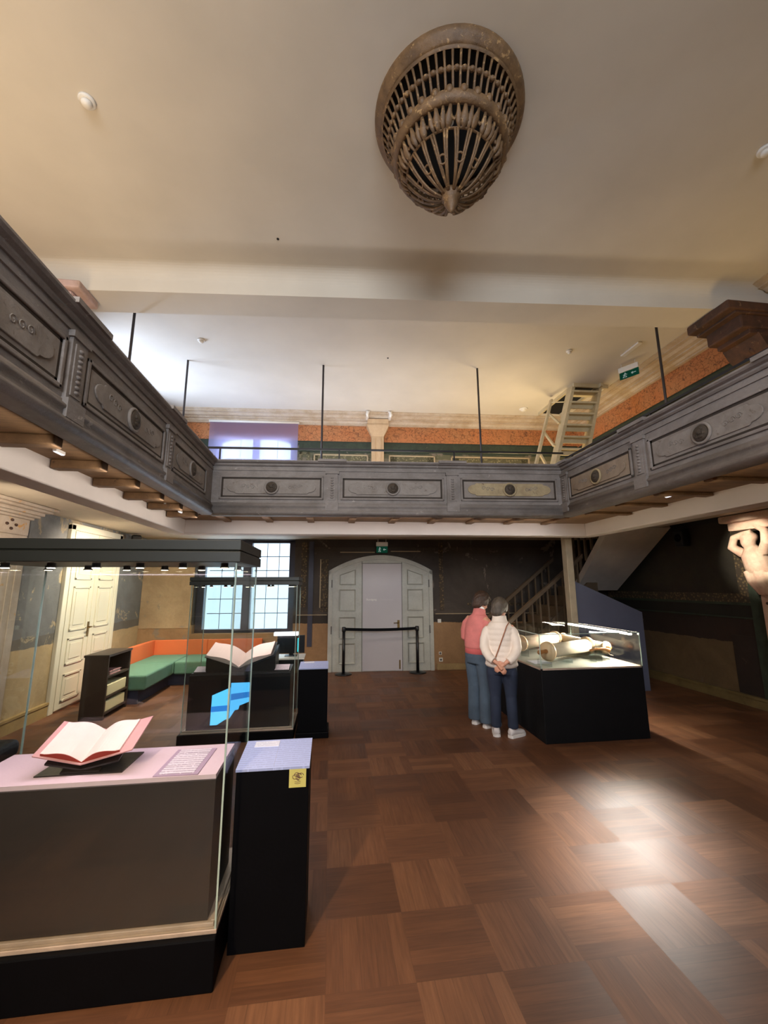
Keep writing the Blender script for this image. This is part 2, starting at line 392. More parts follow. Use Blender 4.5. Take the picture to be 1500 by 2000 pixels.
# painted wall fields with bead borders upstairs
def field(name, boxes, mat, M=None):
    mb = MB()
    for b in boxes: mb.box(*b, M=M)
    return struct(name, mb, mat)
def framed(a, b, z0, z1, w, d0=-.014, d1=0):
    return [(a, b, d0, d1, z1-w, z1), (a, b, d0, d1, z0, z0+w), (a, a+w, d0, d1, z0, z1), (b-w, b, d0, d1, z0, z1)]
field('trim_8', framed(-.45, .83, 3.1, 4.62, .14) + framed(1.3, 2.3, 3.1, 4.62, .14) + framed(2.75, 4.5, 3.1, 4.6, .14) + framed(-.74, -.52, 3.0, 4.7, .06), m_bead, WB)
field('trim_9', framed(-.42, .80, 3.1, 4.65, .03, -.02) + framed(1.27, 2.33, 3.1, 4.65, .03, -.02) + framed(2.7, 4.55, 3.1, 4.65, .03, -.02), m_line, WB)
field('trim_10', [(-.75, 5.7, -.01, 0, 4.72, 4.93)], m_green, WB)
def framedR(a, b, z0, z1, w, x0=5.735, x1=5.75):
    return [(x0, x1, a, b, z1-w, z1), (x0, x1, a, b, z0, z0+w), (x0, x1, a, a+w, z0, z1), (x0, x1, b-w, b, z0, z1)]
field('trim_11', framedR(4.75, 7.6, 3.1, 4.55, .16) + framedR(1.5, 4.0, 3.1, 4.62, .16), m_bead)
field('trim_12', framedR(4.7, 7.65, 3.1, 4.6, .03, 5.73) + framedR(4.92, 7.4, 3.1, 4.38, .03, 5.73) + framedR(1.4, 4.05, 3.1, 4.66, .03, 5.73), m_line)
field('trim_13', [(5.738, 5.75, -4, 8.6, 4.68, 4.9)], m_green)
# ground floor right: dark field with a gold bead border
field('trim_14', [(6.085, 6.1, 5.52, 8.3, 1.6, SOF-.02)], m_fieldD)
field('trim_15', [(6.075, 6.1, 5.36, 8.5, 1.47, 1.6), (6.075, 6.1, 5.36, 5.52, 1.6, SOF-.02)], m_beadD)
field('trim_16', [(6.07, 6.1, 5.3, 8.5, 1.43, 1.47), (6.07, 6.1, 5.3, 5.35, 1.43, SOF-.02), (6.07, 6.1, -2, 8.5, 1.235, 1.255)], m_green)
# ground floor back: remains of painted borders on both sides of the door
field('trim_17', [(-.62, -.5, -.01, 0, 1.3, 2.66), (-.2, -.05, -.01, 0, 1.28, 2.3), (-.2, .05, -.01, 0, 1.2, 1.3), (2.35, 2.44, -.01, 0, 1.2, 2.66), (2.95, 4.6, -.01, 0, 1.3, 1.36)], m_beadD, WB)
field('trim_18', [(-.46, -.36, -.012, 0, .5, 2.68)], m_winf, WB)
field('trim_19', [(-.7, -.06, -.014, 0, 1.13, 1.145), (2.25, 4.9, -.014, 0, 1.13, 1.145), (-.22, -.2, -.014, 0, 1.28, 2.3), (.2, .95, -.014, 0, 2.44, 2.46), (1.3, 1.95, -.014, 0, 2.46, 2.48)], m_line, WB)
field('trim_20', [(-3.85, -2.82, -.008, 0, .9, SOF)], worn('tan_bare_plaster', (186, 158, 124), (164, 136, 104), (140, 124, 108), .8, 2.5, .3, .6), WB)
field('trim_21', [(6.088, 6.1, 2.0, 5.75, .155, .985)], worn('dark_brown_dado', (50, 36, 28), (40, 30, 24), (64, 48, 38), .8, 3, .3, .62))
# baseboards
struct('baseboard_left', MB().box(-3.85, -3.81, -2, 6.55, 0, .15).box(-3.85, -3.8, -2, 6.55, .15, .18).box(-3.85, -3.81, 8.1, 9.1, 0, .15), m_basebd)
struct('baseboard_right', MB().box(6.05, 6.1, -2, 8.55, 0, .12).box(6.03, 6.1, -2, 8.55, .12, .155), m_basebr)
struct('baseboard_back', MB().box(2.25, 5.9, -.03, 0, 0, .12, WB).box(-.75, -.1, -.03, 0, 0, .12, WB), m_basebd)

# windows
def window(name, s0, s1, z0, z1, arch=None, bars=None, fw=.14, mw=.17):
    mid = (s0+s1)/2
    w = struct(name, MB().box(s0, s1, .16, .28, z0, z0+.07, WB), m_winf)
    f = MB().box(s0, s0+fw, .16, .26, z0, z1, WB).box(s1-fw, s1, .16, .26, z0, z1, WB).box(mid-mw/2, mid+mw/2, .14, .26, z0, z1, WB)
    if arch:
        n = 28; a0, a1 = s0+fw, s1-fw
        for i in range(n):
            sa, sb = a0+(a1-a0)*i/n, a0+(a1-a0)*(i+1)/n; q = ((sa+sb)/2-mid)/((a1-a0)/2)
            f.box(sa, sb, .16, .26, arch[0]+(arch[1]-arch[0])*math.sqrt(max(0, 1-q*q*.85))-.0, z1, WB)
    else:
        f.box(s0, s1, .16, .26, z1-.06, z1, WB)
    f.build('window_frame', m_winf, w)
    for a, b in ((s0+fw, mid-mw/2), (mid+mw/2, s1-fw)):
        MB().box(a, b, .2, .206, z0+.07, z1-.02, WB).build('pane', m_wing, w)
        g = MB()
        for k in range(1, bars[1]): 
            z = z0+.07+(z1-z0-.1)*k/bars[1]; g.box(a, b, .42, .435, z-.008, z+.008, WB)
        for k in range(1, bars[0]): 
            s = a+(b-a)*k/bars[0]; g.box(s-.006, s+.006, .42, .435, z0, z1, WB)
        g.build('grille', m_winl, w)
    return w
window('window_1', -2.8, -.76, .78, 2.72, None, (3, 6))
window('window_2', -2.62, -.84, 3.5, 5.2, (4.86, 5.07), (2, 3), .12, .15)

w3 = struct('window_3', MB().box(-4.15, -4.05, 6.1, 7.9, 3.5, 3.57).box(-4.15, -4.05, 6.1, 7.9, 5.13, 5.2).box(-4.15, -4.05, 6.1, 6.2, 3.5, 5.2).box(-4.15, -4.05, 7.8, 7.9, 3.5, 5.2).box(-4.15, -4.05, 6.93, 7.07, 3.5, 5.2), m_winf)
MB().box(-4.11, -4.105, 6.2, 7.8, 3.57, 5.13).build('pane', m_wing, w3)
w4 = struct('added_window_4', MB().box(-3.4, 1.6, -4.2, -4.12, 2.5, 2.57).box(-3.4, 1.6, -4.2, -4.12, 5.03, 5.1).box(-3.4, -3.32, -4.2, -4.12, 2.5, 5.1).box(1.52, 1.6, -4.2, -4.12, 2.5, 5.1).box(-1.77, -1.69, -4.2, -4.12, 2.5, 5.1).box(-.11, -.03, -4.2, -4.12, 2.5, 5.1), m_winf)  # unseen window, added to let in the fill light behind the camera
MB().box(-3.32, 1.52, -4.165, -4.16, 2.57, 5.03).build('pane', m_wing, w4)  # pane of the added, unseen window
# ------------------------------------------------------------------ galleries
GL = [(-1.58, -4.0), (-1.58, 5.53)]
PB0, PB1 = Vector((-1.58, 5.53, 0)), Vector((3.2, 5.22, 0))
def floor_slab(name, poly, label):
    mb = MB().prism(poly, SOF, 2.95); o = mb.build(name, m_soffit); tag(o, label, 'gallery floor'); return o
floor_slab('gallery_floor', [(-3.85, -4.0), (-1.7, -4.0), (-1.7, 5.6), (-3.85, 5.8)], 'pale plastered underside of the left gallery above the case')
floor_slab('gallery_floor', [(-3.85, 5.8), (-1.7, 5.62), (3.32, 5.30), (5.75, 5.1), bw(5.75), bw(-3.84)], 'plastered underside of the back gallery over the arched white door')
floor_slab('gallery_floor', [(3.32, -4.0), (5.75, -4.0), (5.75, 5.1), (3.32, 5.3)], 'plastered underside of the right gallery above the dark wall')

def frame2(P0, P1):
    """Frame with x along P0>P1, y pointing away from the hall, z up."""
    d = (P1-P0); L = d.length; d.normalize(); n = Vector((-d.y, d.x, 0))
    M = Matrix(((d.x, n.x, 0, P0.x), (d.y, n.y, 0, P0.y), (0, 0, 1, 0), (0, 0, 0, 1)))
    return M, L
def ngon_notch(hw, hh, r):
    """Cartouche outline: a plate with concave bitten corners and round ends."""
    pts = []
    for cx, sg, a0 in ((hw, 1, -PI/2), (-hw, -1, PI/2)):
        for i in range(9):
            a = a0 + PI*i/8
            pts.append((cx - sg*r*1.1 + r*math.cos(a)*1.1, hh*.78*math.sin(a)))
        pts.append((sg*(hw-r*1.3)*1.0, sg*hh)); 
    # order: right end bottom>top, then left end top>bottom
    out = [(-(hw-r*1.3), -hh), ((hw-r*1.3), -hh)] + pts[0:9] + [((hw-r*1.3), hh), (-(hw-r*1.3), hh)] + pts[10:19]
    return out
def parapet(P0, P1, pil, panels, label, mats=None, steps=True):
    M, L = frame2(P0, P1)
    g = thing('gallery_parapet', label, 'balcony', ((P0+P1)/2).to_tuple(), 0)
    F = lambda mb: mb
    b = MB().box(0, L, 0, .1, 2.72, 3.34, M); b.build('parapet_body', m_par, g)
    rail = MB()
    prof = [(.12, 3.33), (-.015, 3.33), (-.03, 3.345), (-.03, 3.36), (-.06, 3.37), (-.075, 3.385), (-.075, 3.4), (.12, 3.4)]
    rail.loft([[(s, y, z) for y, z in prof] for s in (-.0, L)], False, M=M)
    rail.box(0, L, -.012, 0, 3.27, 3.3, M)
    rail.build('handrail_moulding', m_par, g)
    low = MB()
    prof = [(.1, 2.66), (-.02, 2.66), (-.045, 2.675), (-.055, 2.695), (-.045, 2.715), (-.025, 2.73), (-.025, 2.765), (-.04, 2.775), (-.04, 2.79), (-.012, 2.815), (-.012, 2.83), (0, 2.83), (.1, 2.83)]
    low.loft([[(s, y, z) for y, z in prof] for s in (0, L)], True, M=M)
    low.build('base_moulding', m_par, g)
    for s in pil:
        p = MB().box(s-.075, s+.075, -.022, 0, 2.83, 3.27, M).box(s-.05, s+.05, -.03, -.022, 2.87, 3.2, M)
        p.box(s-.09, s+.09, -.035, 0, 3.23, 3.27, M).box(s-.085, s+.085, -.045, 0, 2.72, 2.84, M)
        for i in range(9): p.ell((s, -.03, 2.9+i*.034), (.022, .014, .013), M, 8, 5)
        p.box(s-.19, s+.19, -.095, .12, 3.385, 3.42, M)
        p.build('pilaster', m_par, g)
    for i, (a, c, kind) in enumerate(panels):
        z0, z1 = 2.875, 3.2
        fr = MB()
        w = .028
        for bx in ((a, c, -.018, 0, z1-w, z1), (a, c, -.018, 0, z0, z0+w), (a, a+w, -.018, 0, z0, z1), (c-w, c, -.018, 0, z0, z1)): fr.box(*bx, M=M)
        f = fr.build('panel_frame', m_par, g, bevel=.006)
        gr = MB()
        w2 = .05
        for bx in ((a+w, c-w, -.004, 0, z1-w2, z1-w), (a+w, c-w, -.004, 0, z0+w, z0+w2), (a+w, a+w2, -.004, 0, z0+w, z1-w), (c-w2, c-w, -.004, 0, z0+w, z1-w)): gr.box(*bx, M=M)
        gr.build('panel_groove', m_parD, g)
        MB().box(a+w2, c-w2, -.006, 0, z0+w2, z1-w2, M).build('panel_field', m_panelL if kind == 2 else m_parP, g)
        mid = (a+c)/2; hw = (c-a)/2-.1; zc = (z0+z1)/2
        MM = M @ Matrix.Translation((mid, -.006, zc)) @ Matrix.Rotation(PI/2, 4, 'X')
        MB().prism(ngon_notch(hw, .088, .09), 0, .012, MM).build('cartouche', {0: m_cart, 1: m_cartL, 2: m_panelL}[kind], g, bevel=.004)
        md = MB().lathe([(.098, 0), (.098, .016), (.09, .022), (.08, .022), (.076, .012), (.07, .012)], 28, (0, 0, .01), MM)
        md.build('medallion_ring', m_cartL if kind else m_cart, g)
        hd = MB().lathe([(.072, 0), (.072, .02), (.066, .028)], 28, (0, 0, .01), MM)
        random.seed(i*7+int(L*10))
        hd.ell((0, .012, .035), (.028, .036, .022), MM).ell((.004, -.03, .035), (.034, .018, .014), MM).ell((-.02, .02, .04), (.016, .022, .014), MM).ell((.028, .0, .035), (.016, .03, .012), MM).ell((.01, .035, .036), (.03, .014, .016), MM)
        hd.build('medallion', m_med, g)
        for sg in (-1, 1):   # painted relief scrolls left and right of the medallion
            sc = MB()
            for k in range(3):
                x = sg*(hw*.42 + k*.06)
                pts = [(x+.03*math.cos(q*.7)*(1-q/14), .03*math.sin(q*.7)*(1-q/14)+.01*k, .013) for q in range(12)]
                sc.tube(pts, .0035, 5, MM)
            sc.build('relief_scroll', m_cart if kind == 0 else m_parP, g)
    return g
# left: bays of 1.48 m; s measured from P0 = far end so that +x runs towards the camera? keep P0 near, P1 far
Lp0, Lp1 = Vector((-1.58, -3.9, 0)), Vector((-1.58, 5.53, 0))
pl = [y+3.9 for y in (-1.9, -.42, 1.06, 2.54, 4.02)]
pn = [(y0+3.9+.11, y1+3.9-.11, 0) for y0, y1 in ((-1.9, -.42), (-.42, 1.06), (1.06, 2.54), (2.54, 4.02), (4.02, 5.35))]
parapet(Lp0, Lp1, pl, pn, 'weathered grey-brown gallery front on the left, deepest in shade')
Lb = (PB1-PB0).length
parapet(PB0, PB1, [1.585, 3.225], [(.1, 1.47, 0), (1.70, 3.11, 0), (3.34, Lb-.08, 1)], 'grey gallery front with three medallion panels facing the viewer')
Rp0, Rp1 = Vector((3.2, 5.22, 0)), Vector((3.2, -3.9, 0))
parapet(Rp0, Rp1, [.07, 1.48, 2.95, 4.42, 5.9], [(.17, 1.36, 2), (1.6, 2.83, 0), (3.07, 4.3, 0), (4.54, 5.78, 0)], 'grey gallery front on the right, its first panel pale')

def gbeam(x0, x1, y0, y1, label, poly=None):
    o = MB().prism(poly, 2.5, SOF).build('gallery_beam', m_beamw, bevel=.012); tag(o, label, 'beam'); return o
gbeam(0, 0, 0, 0, 'long white beam under the left gallery', [(-2.12, -4), (-2.12, 6.25), (-2.34, 6.25+.22), (-2.34, -4)])
gbeam(0, 0, 0, 0, 'white beam under the back gallery, above the arched door', [(-2.12, 6.25), (4.02, 6.02), (4.24, 6.24), (-2.34, 6.47)])
gbeam(0, 0, 0, 0, 'long white beam under the right gallery', [(4.02, -4), (4.24, -4), (4.24, 6.24), (4.02, 6.02)])
# brown boarded jetty between parapet and beam, with cross ribs
def jetty(poly, ribs, label, rz=2.665):
    g = thing('gallery_jetty', label, 'boarding', (poly[0][0], poly[0][1], 2.7))
    MB().prism(poly, 2.70, SOF).build('boarding', m_wood, g)
    for a, b in ribs:
        a = Vector(a); b = Vector(b); d = (b-a).normalized(); n = Vector((-d.y, d.x))*.05
        MB().prism([(a+n).to_tuple(), (a-n).to_tuple(), (b-n).to_tuple(), (b+n).to_tuple()][::-1], rz, 2.70).build('rib', m_wood, g, bevel=.01)
    return g
jetty([(-1.69, -4), (-2.12, -4), (-2.12, 6.25), (-1.69, 5.58)][::-1], [((-1.75, y), (-2.11, y)) for y in [-.6+.56*k for k in range(12)]], 'brown wooden boards and ribs under the overhang of the left gallery', 2.63)
jetty([(-1.69, 5.64), (-2.12, 6.25), (4.02, 6.02), (3.31, 5.31)][::-1], [((x, 5.66-.0645*(x+1.6)), (x, 6.2-.037*(x+2.1))) for x in [-1.5+.6*k for k in range(9)]], 'brown boards under the overhang of the back gallery')
jetty([(3.32, -4), (4.02, -4), (4.02, 6.02), (3.32, 5.33)], [((3.38, y), (4.01, y)) for y in [-.4+.6*k for k in range(10)]], 'brown boards under the overhang of the right gallery')
def soffit_lamp(i, x, y, label, rz=0):
    l = thing('soffit_lamp', label, 'lamp', (x, y, 2.69), rz, 'small lamps under the galleries', world=False)
    MB().box(-.012, .012, -.05, .05, -.012, .012).build('housing', m_whitepl, l)
    MB().box(-.009, .009, -.045, .045, -.016, -.012).build('lens', m_soflens, l)
m_soflens = emis('soffit_lamp_lens', (225, 225, 235), 1.3)
for i, (y, nm) in enumerate(((3.05, 'nearest'), (3.9, 'second nearest'), (4.5, 'middle'), (5.0, 'second furthest'), (5.45, 'furthest'))):
    soffit_lamp(i, -1.92, y, '%s of five small white lamps under the left gallery overhang' % nm)
soffit_lamp(6, 3.62, 3.9, 'small pale lamp under the right gallery overhang', 0)

# hanging rods
for x, y, lab in ((-2.6, 5.19, 'dark steel hanger rod rising behind the left gallery front, nearer one'), (-2.45, 6.73, 'dark steel hanger rod at the far left corner of the galleries'),
                  (-.185, 6.62, 'dark steel hanger rod between the lit blind and the tan pilaster'), (2.5, 6.4, 'dark steel hanger rod between the tan pilaster and the steep ladder stair'), (4.46, 4.66, 'dark steel hanger rod behind the right gallery front')):
    t = thing('hanger_rod', lab, 'rod', (x, y, 2.95), 0, 'rods that hang the galleries from the ceiling', world=False)
    MB().tube([(0,0,0), (0,0,ZC-2.95)], .017, 10).build('rod', m_rod, t)
    MB().lathe([(.035, 0), (.035, .015), (.02, .03)], 14).build('foot_plate', m_rod, t)

def grail(P0, P1, zs, label, step):
    M, L = frame2(Vector(P0+(0,)), Vector(P1+(0,)))
    g = thing('handrail', label, 'handrail', (P0[0], P0[1], 3.4))
    MB().box(0, L, -.012, .012, zs-.012, zs+.012, M).build('bar', m_rail, g)
    s = step*.12
    while s < L:
        MB().box(s-.009, s+.009, -.009, .009, 3.39, zs-.01, M).build('post', m_rail, g); s += step
    return g
grail((-1.72, 5.62), (3.3, 5.30), 3.61, 'thin black safety rail above the back gallery front', 1.62)
grail((3.27, 5.2), (3.27, .8), 3.50, 'thin black safety rail above the right gallery front', 1.4)

# ------------------------------------------------------------------ upstairs back wall
g = thing('roller_blind', 'lavender-white roller blind glowing in the upstairs arched window', 'blind', tuple(WB @ Vector((-1.73, -.1, 5.4))))
t = NT('blind_cloth'); tr = t.n('ShaderNodeBsdfTransparent'); tr.inputs[0].default_value = (1,1,1,1); tl = t.n('ShaderNodeBsdfTranslucent'); tl.inputs[0].default_value = lin((196, 190, 232))
df = t.n('ShaderNodeBsdfDiffuse'); df.inputs[0].default_value = lin((170, 164, 200))
a1 = t.n('ShaderNodeMixShader'); a1.inputs[0].default_value = .62; t.t.links.new(df.outputs[0], a1.inputs[1]); t.t.links.new(tl.outputs[0], a1.inputs[2])
a2 = t.n('ShaderNodeMixShader'); a2.inputs[0].default_value = .6; t.t.links.new(a1.outputs[0], a2.inputs[1]); t.t.links.new(tr.outputs[0], a2.inputs[2])
t.t.links.new(a2.outputs[0], t.out.inputs[0]); m_blind = t.m
MB().box(-2.7, -.77, -.105, -.102, 3.3, 5.33, WB).build('cloth', m_blind, g)
MB().tube([(-2.72, -.1, 5.345), (-.75, -.1, 5.345)], .028, 12, WB).build('roller', m_whitepl, g)
MB().box(-2.7, -.77, -.112, -.096, 3.27, 3.3, WB).build('bottom_bar', m_whitepl, g)

g = thing('wall_pilaster', 'tan wooden pilaster with flared capital on the upstairs back wall', 'pilaster', tuple(WB @ Vector((1.01, -.06, 2.95))))
MB().box(.87, 1.15, -.12, 0, 2.95, 5.1, WB).box(.93, .96, -.13, -.12, 3.1, 5.02, WB).box(1.06, 1.09, -.13, -.12, 3.1, 5.02, WB).build('shaft', m_pil, g, bevel=.008)
rings = []
for z, h, d in ((5.06, .14, .12), (5.1, .16, .14), (5.16, .19, .18), (5.24, .23, .24), (5.27, .25, .26), (5.3, .25, .26), (5.3, .24, .25), (5.4, .23, .3)):
    rings.append([(1.01-h, -d, z), (1.01+h, -d, z), (1.01+h, 0, z), (1.01-h, 0, z)])
MB().loft(rings, False, M=WB).build('capital', m_pil, g)
for s, lab in ((.77, 'white scrolled bracket left above the tan pilaster capital'), (1.27, 'white scrolled bracket right above the tan pilaster capital')):
    q = MB(); sg = -1 if s < 1 else 1
    pts = [(s, -.5, 5.36), (s+sg*.01, -.53, 5.4), (s-sg*.005, -.54, 5.44), (s-sg*.02, -.52, 5.47), (s-sg*.03, -.48, 5.49)]
    q.tube(pts, [.022, .034, .03, .026, .02], 10, WB); q.box(s-.028, s+.028, -.52, -.2, 5.40, 5.495, WB)
    tag(q.build('ceiling_bracket', m_whitepl, bevel=.004), lab, 'bracket', 'white brackets over the pilaster')

# steep ladder stair to the attic hatch
g = thing('ladder_stair', 'steep cream open-tread stair up to the attic hatch', 'stair', (4.3, 6.75, 2.95))
A = Vector((3.52, 6.35, 2.95)); B = Vector((4.53, 6.82, 5.47)); ex = Vector((.53, -.03, 0))
def plank(mb, a, b, w, th, wd=Vector((0, 1, 0))):
    """Board from a to b: thickness along x, width along wd."""
    r = [[p + Vector((sx*th/2, 0, 0)) + wd*sy*w/2 for sx, sy in ((-1,-1),(1,-1),(1,1),(-1,1))] for p in (a, b)]
    return mb.loft(r, False)
MB_ = MB(); plank(MB_, A, B, .2, .06); MB_.build('stringer', m_ladder, g)
MB_ = MB(); plank(MB_, A+ex, B+ex, .2, .06); MB_.build('stringer', m_ladder, g)
for k in range(10):
    p = A + (B-A)*((k+.6)/10.2)
    q = MB(); q.add([p+Vector((0,-.11,0)), p+ex+Vector((0,-.11,0)), p+ex+Vector((0,.11,0)), p+Vector((0,.11,0)),
                     p+Vector((0,-.11,.035)), p+ex+Vector((0,-.11,.035)), p+ex+Vector((0,.11,.035)), p+Vector((0,.11,.035))],
                    [(3,2,1,0),(4,5,6,7),(0,1,5,4),(1,2,6,5),(2,3,7,6),(3,0,4,7)])
    q.build('tread', m_ladder, g)
    if k < 9:
        p2 = p+Vector((0,.10,.06)) ; q = MB()
        q.add([p+Vector((0,-.02,-.075)), p+ex+Vector((0,-.02,-.075)), p+ex+Vector((0,-.02,0)), p+Vector((0,-.02,0)), p+Vector((0,.0,-.075)), p+ex+Vector((0,.0,-.075)), p+ex+Vector((0,.0,0)), p+Vector((0,.0,0))],
              [(3,2,1,0),(4,5,6,7),(0,1,5,4),(1,2,6,5),(2,3,7,6),(3,0,4,7)])
        if k >= 1: q.build('riser', m_ladder, g)
ra, rb = Vector((3.25, 6.45, 3.0)), Vector((4.36, 7.25, 5.42))
q = MB(); plank(q, ra, rb, .07, .045); q.build('hand_rail', m_ladder, g)
for k in range(5):
    u = .12+.19*k; q = MB(); plank(q, A+(B-A)*u+Vector((-.05, .05, 0)), ra+(rb-ra)*min(.97, u+.17), .05, .035); q.build('baluster', m_ladder, g)
g = thing('attic_hatch', 'dark attic hatch in the ceiling above the steep cream stair', 'hatch', (4.72, 7.2, ZC-.03))
MB().box(4.5, 4.54, 6.72, 8.05, ZC-.07, ZC).box(5.0, 5.04, 6.6, 8.05, ZC-.07, ZC).box(4.5, 5.2, 6.68, 6.72, ZC-.07, ZC).build('rim', m_ladder, g)
MB().box(4.54, 5.0, 6.72, 8.05, ZC-.012, ZC-.004).build('opening', m_hole, g)

# upper capitals that carry the ceiling beam
g = thing('wall_capital', 'broad brown capital under the right end of the ceiling beam', 'capital', (5.3, 4.2, 4.2))
for nm, bx in (('abacus', (4.78, 5.74, 3.92, 4.52, 5.08, 5.2)), ('block', (5.0, 5.74, 3.98, 4.46, 4.88, 5.08)), ):
    MB().box(*bx).build(nm, m_capd, g, bevel=.02)
MB().box(4.9, 5.74, 3.95, 4.5, 5.05, 5.1).box(5.12, 5.74, 4.0, 4.44, 4.82, 4.89).build('moulding', m_capd, g, bevel=.01)
rings = []
for z, w, d in ((4.1, .16, .14), (4.25, .17, .16), (4.4, .2, .26), (4.55, .22, .34), (4.7, .24, .45), (4.83, .24, .52)):
    rings.append([(5.74-d, 4.22-w, z), (5.74, 4.22-w, z), (5.74, 4.22+w, z), (5.74-d, 4.22+w, z)])
q = MB().loft(rings, False)
for k in range(7): q.ell((5.42-.03*(k % 3), 4.05+.055*k, 4.6+.05*((k*3) % 4)), (.09, .04, .07), None, 10, 6)
q.build('console', m_capd, g)
MB().box(5.6, 5.74, 4.04, 4.4, 2.95, 4.1).box(5.57, 5.74, 4.1, 4.34, 3.0, 4.0).build('shaft', m_pil, g, bevel=.01)
g = thing('wall_capital', 'pinkish capital end under the left end of the ceiling beam', 'capital', (-3.4, 4.8, 4.9))
MB().box(-3.84, -2.9, 4.55, 4.95, 5.1, 5.2).build('abacus', m_cappink, g, bevel=.02)
MB().box(-3.84, -3.0, 4.6, 4.9, 4.98, 5.1).build('block', m_cappink, g, bevel=.03)
MB().box(-3.84, -3.5, 4.6, 4.9, 2.95, 4.98).build('shaft', m_cappink, g, bevel=.02)

# ------------------------------------------------------------------ ceiling things
def detector(x, y, r, label, tilt=0):
    d = thing('smoke_detector', label, 'detector', (x, y, ZC), random.random()*6, 'smoke detectors on the ceiling', world=False)
    MB().lathe([(r, 0), (r, -.012), (r*.95, -.02), (r*.6, -.022)], 24).build('base', m_whitepl, d)
    MB().lathe([(r*.62, -.02), (r*.62, -.036), (r*.5, -.05), (r*.2, -.056)], 24).build('chamber', m_whitepl, d)
detector(-1.96, 2.87, .06, 'white smoke detector at the upper left of the front ceiling')
detector(3.72, 2.53, .06, 'white smoke detector at the right edge of the front ceiling')
detector(-2.05, 6.09, .055, 'white smoke detector on the rear ceiling above the left rods')
detector(.83, 5.03, .05, 'white smoke detector on the rear ceiling just behind the beam')
detector(3.8, 5.68, .05, 'white smoke detector on the rear ceiling left of the right rod')
detector(4.09, 7.9, .09, 'larger round smoke detector just left of the attic hatch')
for x, y, lab in ((-.64, 4.02, 'tiny dark hook hole in the front ceiling near the beam'), (.89, 6.25, 'tiny dark hook hole in the middle of the rear ceiling')):
    tag(MB().lathe([(.014, 0), (.014, -.006), (.008, -.01)], 10).build('ceiling_hole', m_hole, loc=(x, y, ZC)), lab, 'hole', 'small holes in the ceiling')

# pierced ventilation lantern
CX, CY = .89, 2.66
g = thing('ceiling_ventilator', 'large pierced bronze ventilator dome hanging from the ceiling', 'ventilator', (CX, CY, ZC))
c = (CX, CY, ZC)
MB().lathe([(.60, 0), (.60, -.03), (.585, -.06), (.56, -.075), (.54, -.1), (.53, -.085), (.53, 0)], 64, c, cap=False).build('rim', m_iron, g)
q = MB()
for k in range(56):                       # two rows of slender bars
    a = 2*PI*k/56; ca, sa = math.cos(a), math.sin(a)
    q.tube([(CX+ca*.535, CY+sa*.535, ZC-.09), (CX+ca*.50, CY+sa*.50, ZC-.16), (CX+ca*.475, CY+sa*.475, ZC-.23), (CX+ca*.43, CY+sa*.43, ZC-.36)], [.011, .009, .010, .011], 6)
    a2 = a+PI/56; ca, sa = math.cos(a2), math.sin(a2)
    q.ell((CX+ca*.487, CY+sa*.487, ZC-.205), (.022, .022, .016), None, 8, 5)
    if k % 2: q.ell((CX+ca*.447, CY+sa*.447, ZC-.33), (.03, .03, .035), None, 8, 5)
q.build('bar_cage', m_iron, g)
MB().lathe([(.492, -.19), (.498, -.2), (.486, -.22), (.478, -.21)], 64, c, cap=False).lathe([(.545, -.085), (.552, -.1), (.535, -.11)], 64, c, cap=False).build('middle_ring', m_iron, g)
MB().lathe([(.455, -.33), (.46, -.35), (.45, -.38), (.425, -.405), (.40, -.40), (.40, -.37), (.42, -.34)], 64, c, cap=False).build('lower_ring', m_iron, g)
MB().lathe([(.05, 0), (.3, -.05), (.5, -.06)], 40, (CX, CY, ZC-.005), cap=False).build('dark_shaft', m_hole, g)
def bowl(t):   # t 0 at ring .. 1 at centre
    return .41*(1-t)**.9+.045*t, -.40-.34*math.sin(t*PI/2)**.9
q = MB(); leaf = MB()
for k in range(12):
    a0 = 2*PI*k/12
    for sgn in (-1, 1):
        for wdt in (.13, .085):
            pts = []
            for i in range(9):
                t = .2+.8*i/8; r, z = bowl(t); off = sgn*wdt*(1-t)**.55*(1 if i else 1.05)
                pts.append((CX+r*math.cos(a0+off*1.5), CY+r*math.sin(a0+off*1.5), ZC+z))
            q.tube(pts, .0095, 6)
    r, z = bowl(.5); p = Vector((CX+r*math.cos(a0), CY+r*math.sin(a0), ZC+z)); nrm = Vector((math.cos(a0)*.75, math.sin(a0)*.75, -.65)).normalized()
    e1 = Vector((-math.sin(a0), math.cos(a0), 0)); e2 = nrm.cross(e1)
    q.tube([p+(e1*math.cos(u)+e2*math.sin(u))*.028 for u in [2*PI*i/14 for i in range(15)]], .008, 6)
    # leaf crest under the ring
    for dd, sz in ((0, 1.0), (.13, .75), (-.13, .75), (.26, .9)):
        pts = []
        for u in (0, .05, .1, .15, .21):
            r, z = bowl(u); pts.append((CX+r*math.cos(a0+dd*(1-.25*u*5)), CY+r*math.sin(a0+dd*(1-.25*u*5)), ZC+z))
        leaf.tube(pts, [.012*sz, .02*sz, .034*sz, .03*sz, .012*sz], 8, flat=.55)
        for sg in (-1, 1):
            r, z = bowl(.12); p = Vector((CX+r*math.cos(a0+dd+sg*.045), CY+r*math.sin(a0+dd+sg*.045), ZC+z))
            leaf.tube([p+Vector((0, 0, .02)), p, p+Vector((.012*sg*-math.sin(a0), .012*sg*math.cos(a0), -.015))], [.006, .012*sz, .006], 6)
r, z = bowl(.2); q.lathe([(r+.006, z), (r-.006, z-.012), (r-.012, z)], 48, c, cap=False)
q.build('petal_grille', m_iron, g); leaf.build('leaf_crest', m_iron, g)
MB().lathe([(.075, -.70), (.085, -.725), (.07, -.75), (.05, -.77), (.055, -.79), (.035, -.83), (.02, -.86), (.006, -.88)], 20, c).build('finial', m_iron, g)

